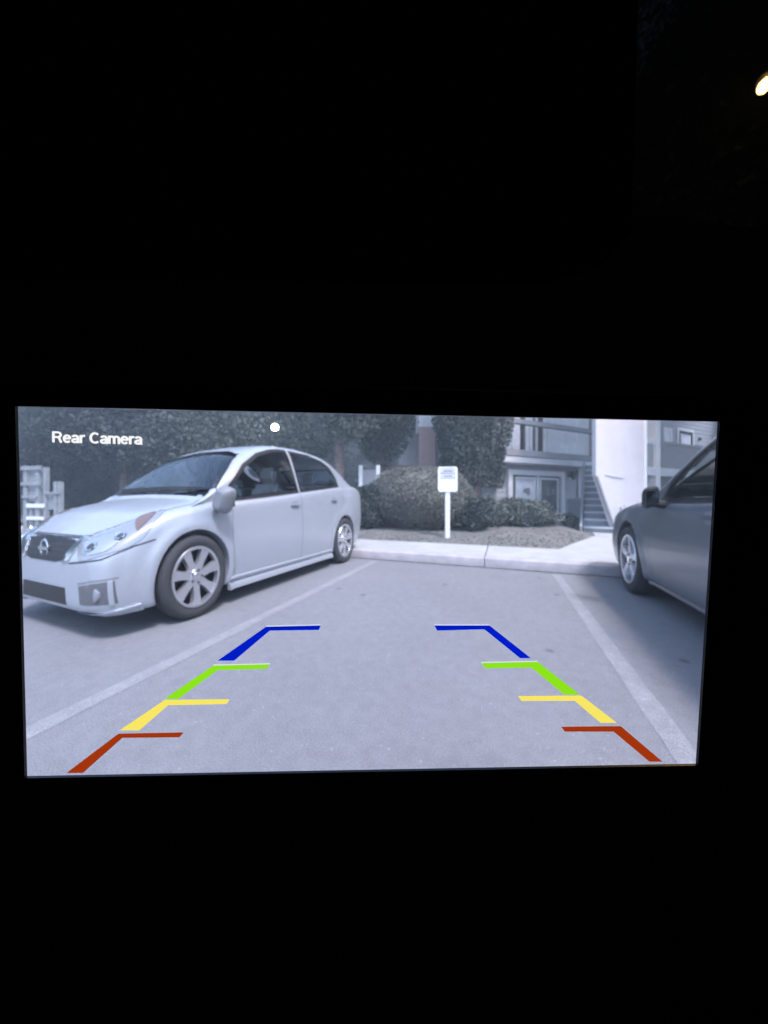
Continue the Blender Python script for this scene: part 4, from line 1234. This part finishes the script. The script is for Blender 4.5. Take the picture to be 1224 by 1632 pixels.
def strip(name, pts, m):
    """a flat coloured mark shown on the display; pts are its outline in photograph pixels"""
    P2 = [loc(onplane(*p)) for p in pts]
    n = len(P2)
    b = MB().add([(p.x, p.y, 0) for p in P2] + [(p.x, p.y, -.0006) for p in P2], [tuple(range(n))] + [tuple(range(2 * n - 1, n - 1, -1))] + [(i, n + i, n + (i + 1) % n, (i + 1) % n) for i in range(n)])
    return b.build(name, m, disp)
GC = {'blue': (0.0, .012, .62), 'green': (.27, .77, .012), 'yellow': (.94, .80, .13), 'red': (.36, .035, .004)}
E_white = emit_mat('display_white', (.95, .95, .97), 1.0)
E_pale = emit_mat('display_pale', (.70, .75, .80), 1.0)
marks = {
 'blue': [[(347, 1053), (373, 1053), (430, 1005), (508, 1004), (511, 997), (424, 999)], [(692, 997), (697, 1005), (772, 1003), (829, 1049), (846, 1049), (780, 997)]],
 'green': [[(262, 1114), (284, 1114), (347, 1068), (425, 1066), (430, 1059), (340, 1061)], [(767, 1057), (774, 1065), (847, 1064), (899, 1107), (924, 1107), (857, 1055)]],
 'yellow': [[(191, 1164), (222, 1164), (268, 1124), (361, 1122), (366, 1115), (262, 1116)], [(826, 1110), (831, 1117), (916, 1117), (957, 1152), (983, 1152), (927, 1109)]],
 'red': [[(106, 1232), (132, 1232), (195, 1176), (286, 1175), (292, 1168), (188, 1170)], [(895, 1159), (900, 1166), (978, 1166), (1035, 1214), (1056, 1214), (990, 1158)]]}
for cn, ms in marks.items():
    for pts in ms:
        o = strip('guide_line', pts, emit_mat('display_' + cn, GC[cn]))
        # the thin bright line along its upper edge
        top = [pts[4], pts[5]] if pts[0][0] < 600 else [pts[0], pts[5]]
        (xa, ya), (xb, yb) = top
        e = 1.6
        if cn in ('blue', 'green'):
            k = strip('edge_highlight', [(xa, ya - .2), (xb, yb - .2), (xb, yb - e), (xa, ya - e)] if xa < xb else [(xb, yb - .2), (xa, ya - .2), (xa, ya - e), (xb, yb - e)], E_pale)
            k.parent = o
            k.matrix_parent_inverse = Matrix.Identity(4)
def arc(cx_, cy_, rx, ry, a0, a1, n=14):
    return [(cx_ + rx * math.cos(R(a0 + (a1 - a0) * k / n)), cy_ + ry * math.sin(R(a0 + (a1 - a0) * k / n))) for k in range(n + 1)]
GLY = {   # advance, strokes (cap height 1, x-height .74)
 'R': (.80, [[(.08, 0), (.08, 1)], [(.08, .93), (.42, .93)] + arc(.42, .715, .21, .215, 90, -90) + [(.08, .50)], [(.40, .50), (.52, .40), (.66, 0)]]),
 'C': (.80, [arc(.42, .5, .33, .43, 48, 312, 22)]),
 'e': (.63, [[(.08, .40), (.54, .40)] + arc(.31, .37, .235, .30, 8, 318, 20)]),
 'a': (.61, [arc(.29, .50, .20, .17, 165, 0, 10) + [(.49, .16), (.54, .0)], [(.49, .40), (.28, .36)] + arc(.25, .205, .17, .14, 100, 300, 10) + [(.47, .17)]]),
 'r': (.43, [[(.10, 0), (.10, .74)], [(.10, .44)] + arc(.32, .44, .21, .23, 170, 85, 8) + [(.40, .67)]]),
 'm': (.94, [[(.09, 0), (.09, .74)], [(.09, .46)] + arc(.27, .47, .18, .20, 180, 0, 10) + [(.455, 0)], [(.46, .46)] + arc(.64, .47, .18, .20, 180, 0, 10) + [(.82, 0)]]),
 ' ': (.32, [])}
def lettering(text, p0, p1, m, h, th):
    a_, b_ = loc(onplane(*p0)), loc(onplane(*p1))
    tot = sum(GLY[ch][0] for ch in text)
    e1 = (b_ - a_).normalized(); e2 = Vector((-e1.y, e1.x, 0)); kx = (b_ - a_).length / tot
    hv = (loc(onplane(p0[0], p0[1] - h)) - a_).length
    b = MB(); x = 0.0; lift = 0.0
    for ch in text:
        adv, strokes = GLY[ch]
        for stv in strokes:
            lift += .00002
            P2 = [a_ + e1 * ((x + px_) * kx) + e2 * (py_ * hv) for px_, py_ in stv]
            vs = []
            for k, p in enumerate(P2):
                t = (P2[min(k + 1, len(P2) - 1)] - P2[max(k - 1, 0)]).normalized()
                nrm = Vector((-t.y, t.x, 0)) * th * hv / 2
                for q_, zz_ in ((p + nrm, lift), (p - nrm, lift), (p - nrm, -.0006), (p + nrm, -.0006)):
                    vs.append((q_.x, q_.y, zz_))
            n_ = len(P2)
            fs = [(4 * k + j, 4 * k + 4 + j, 4 * k + 4 + (j + 1) % 4, 4 * k + (j + 1) % 4) for k in range(n_ - 1) for j in range(4)]
            fs += [(3, 2, 1, 0), (4 * n_ - 4, 4 * n_ - 3, 4 * n_ - 2, 4 * n_ - 1)]
            b.add(vs, fs)
        x += adv
    return b.build('lettering', m, disp)
lettering('Rear Camera', (83, 705), (227, 708.5), E_white, 17.5, .175)

cab = empty('car_cabin', (0, 0, 0), YAW)
tag(cab, 'unlit black car cabin and dashboard around the glowing display', 'car interior')
# dashboard front, a ring round the display, in camera-plan coordinates (x right, y forward, z up)
def cabp(p): return Vector((p.x, p.y, p.z + CH))
inn = [cabp(Pc + NX * p[0] + NZ * p[1]) for p in grow(ql, .0255)]
YD = .33
topc = [(-.80, .36), (-.55, .375), (-.3, .385), (-.1, .375), (.08, .345), (.2, .315), (.30, .295), (.36, .287), (.43, .283), (.80, .28)]
dsh = MB()
nT = len(topc)
vin = inn                                     # TL TR BR BL
verts = list(vin) + [Vector((x, YD, CH + h)) for x, h in topc] + [Vector((.80, YD, .25)), Vector((-.80, YD, .25))]
iT = 4
faces = []
# between upper edge of the display and the dashboard's top contour
for i in range(nT - 1):
    faces.append((iT + i, 0 if i < nT // 2 else 1, iT + i + 1))
faces.append((0, 1, iT + nT // 2))
faces += [(iT + nT - 1, 1, 2, iT + nT), (iT + nT, 2, 3, iT + nT + 1), (iT + nT + 1, 3, 0, iT)]
dsh.add(verts, faces)
# top: runs forward to the windshield base
tv, tf = [], []
for x, h in topc:
    tv += [(x, YD, CH + h), (x, YD + .03, CH + h + .006), (x, YD + .06, CH + h - .03)]
tf = [(3 * i + j, 3 * i + 3 + j, 3 * i + 4 + j, 3 * i + 1 + j) for i in range(nT - 1) for j in (0, 1)]
dsh.add(tv, tf)
dsh.build('dashboard', M_black, cab)
ZR = 1.70
MB().box((-.86, -1.2, .0), (-.81, YD + .05, ZR)).build('door_panel', M_black, cab)
MB().box((.81, -1.2, .0), (.86, YD + .05, ZR)).build('door_panel', M_black, cab)
MB().box((-.81, -1.2, .0), (.81, -1.15, ZR)).build('rear_panel', M_black, cab)
MB().box((-.81, -1.15, .20), (.81, YD + .05, .245)).build('cabin_floor', M_black, cab)
MB().box((-.81, -1.15, ZR - .04), (.81, -.12, ZR)).build('roof_lining', M_black, cab)
vz = MB().slab_xz([(-.80, CH + .11), (.08, CH + .11), (.11, CH + .118), (.126, CH + .135), (.132, CH + .32), (-.80, CH + .32)], .16, .1625)  # panel added to black out the bright sky behind the windshield
M_blocker = mat('black_felt', (.0015, .0015, .0015), 1.0, spec=0.0)
vz.build('sun_visor', M_blocker, cab)
# windshield, with a near-black tint added to turn the bright sky to night
M_nighttint = bpy.data.materials.new('tinted_glass'); M_nighttint.use_nodes = True
nt = M_nighttint.node_tree; nt.nodes.clear()
o_ = nt.nodes.new('ShaderNodeOutputMaterial'); t_ = nt.nodes.new('ShaderNodeBsdfTransparent'); t_.inputs[0].default_value = (.0038, .0038, .0038, 1)
g_ = nt.nodes.new('ShaderNodeBsdfGlossy'); g_.inputs['Roughness'].default_value = .02; g_.inputs['Color'].default_value = (.01, .01, .01, 1)
a2 = nt.nodes.new('ShaderNodeAddShader')
nt.links.new(t_.outputs[0], a2.inputs[0]); nt.links.new(g_.outputs[0], a2.inputs[1]); nt.links.new(a2.outputs[0], o_.inputs[0])
wsb = MB()
wv, wf = [], []
for i in range(13):
    x = -.80 + 1.6 * i / 12
    for j in range(7):
        t = j / 6
        y = YD + .055 + (-.14 - YD - .055) * t - .05 * (x / .8) ** 2 * (1 - t) * 0
        z = CH + .24 + (ZR - .02 - CH - .24) * t + .02 * math.sin(math.pi * t)
        wv.append((x, y, z))
wf = [(i * 7 + j, i * 7 + j + 1, (i + 1) * 7 + j + 1, (i + 1) * 7 + j) for i in range(12) for j in range(6)]
wsb.add(wv, wf); wsb.build('windshield', M_nighttint, cab, smooth=180)

# ------------------------------------------------------------------ haze volume added over the lot for a washed-out, low-contrast look
hz_m = bpy.data.materials.new('haze'); hz_m.use_nodes = True
nt = hz_m.node_tree; nt.nodes.clear()
o_ = nt.nodes.new('ShaderNodeOutputMaterial'); v_ = nt.nodes.new('ShaderNodeVolumePrincipled')
v_.inputs['Color'].default_value = (.72, .88, 1.0, 1); v_.inputs['Density'].default_value = .009; v_.inputs['Anisotropy'].default_value = 0.0
nt.links.new(v_.outputs[0], o_.inputs['Volume'])
hz = MB().box((-155, -155, -1.3), (155, 155, 19)).build('haze', hz_m)
tag(hz, kind='stuff')
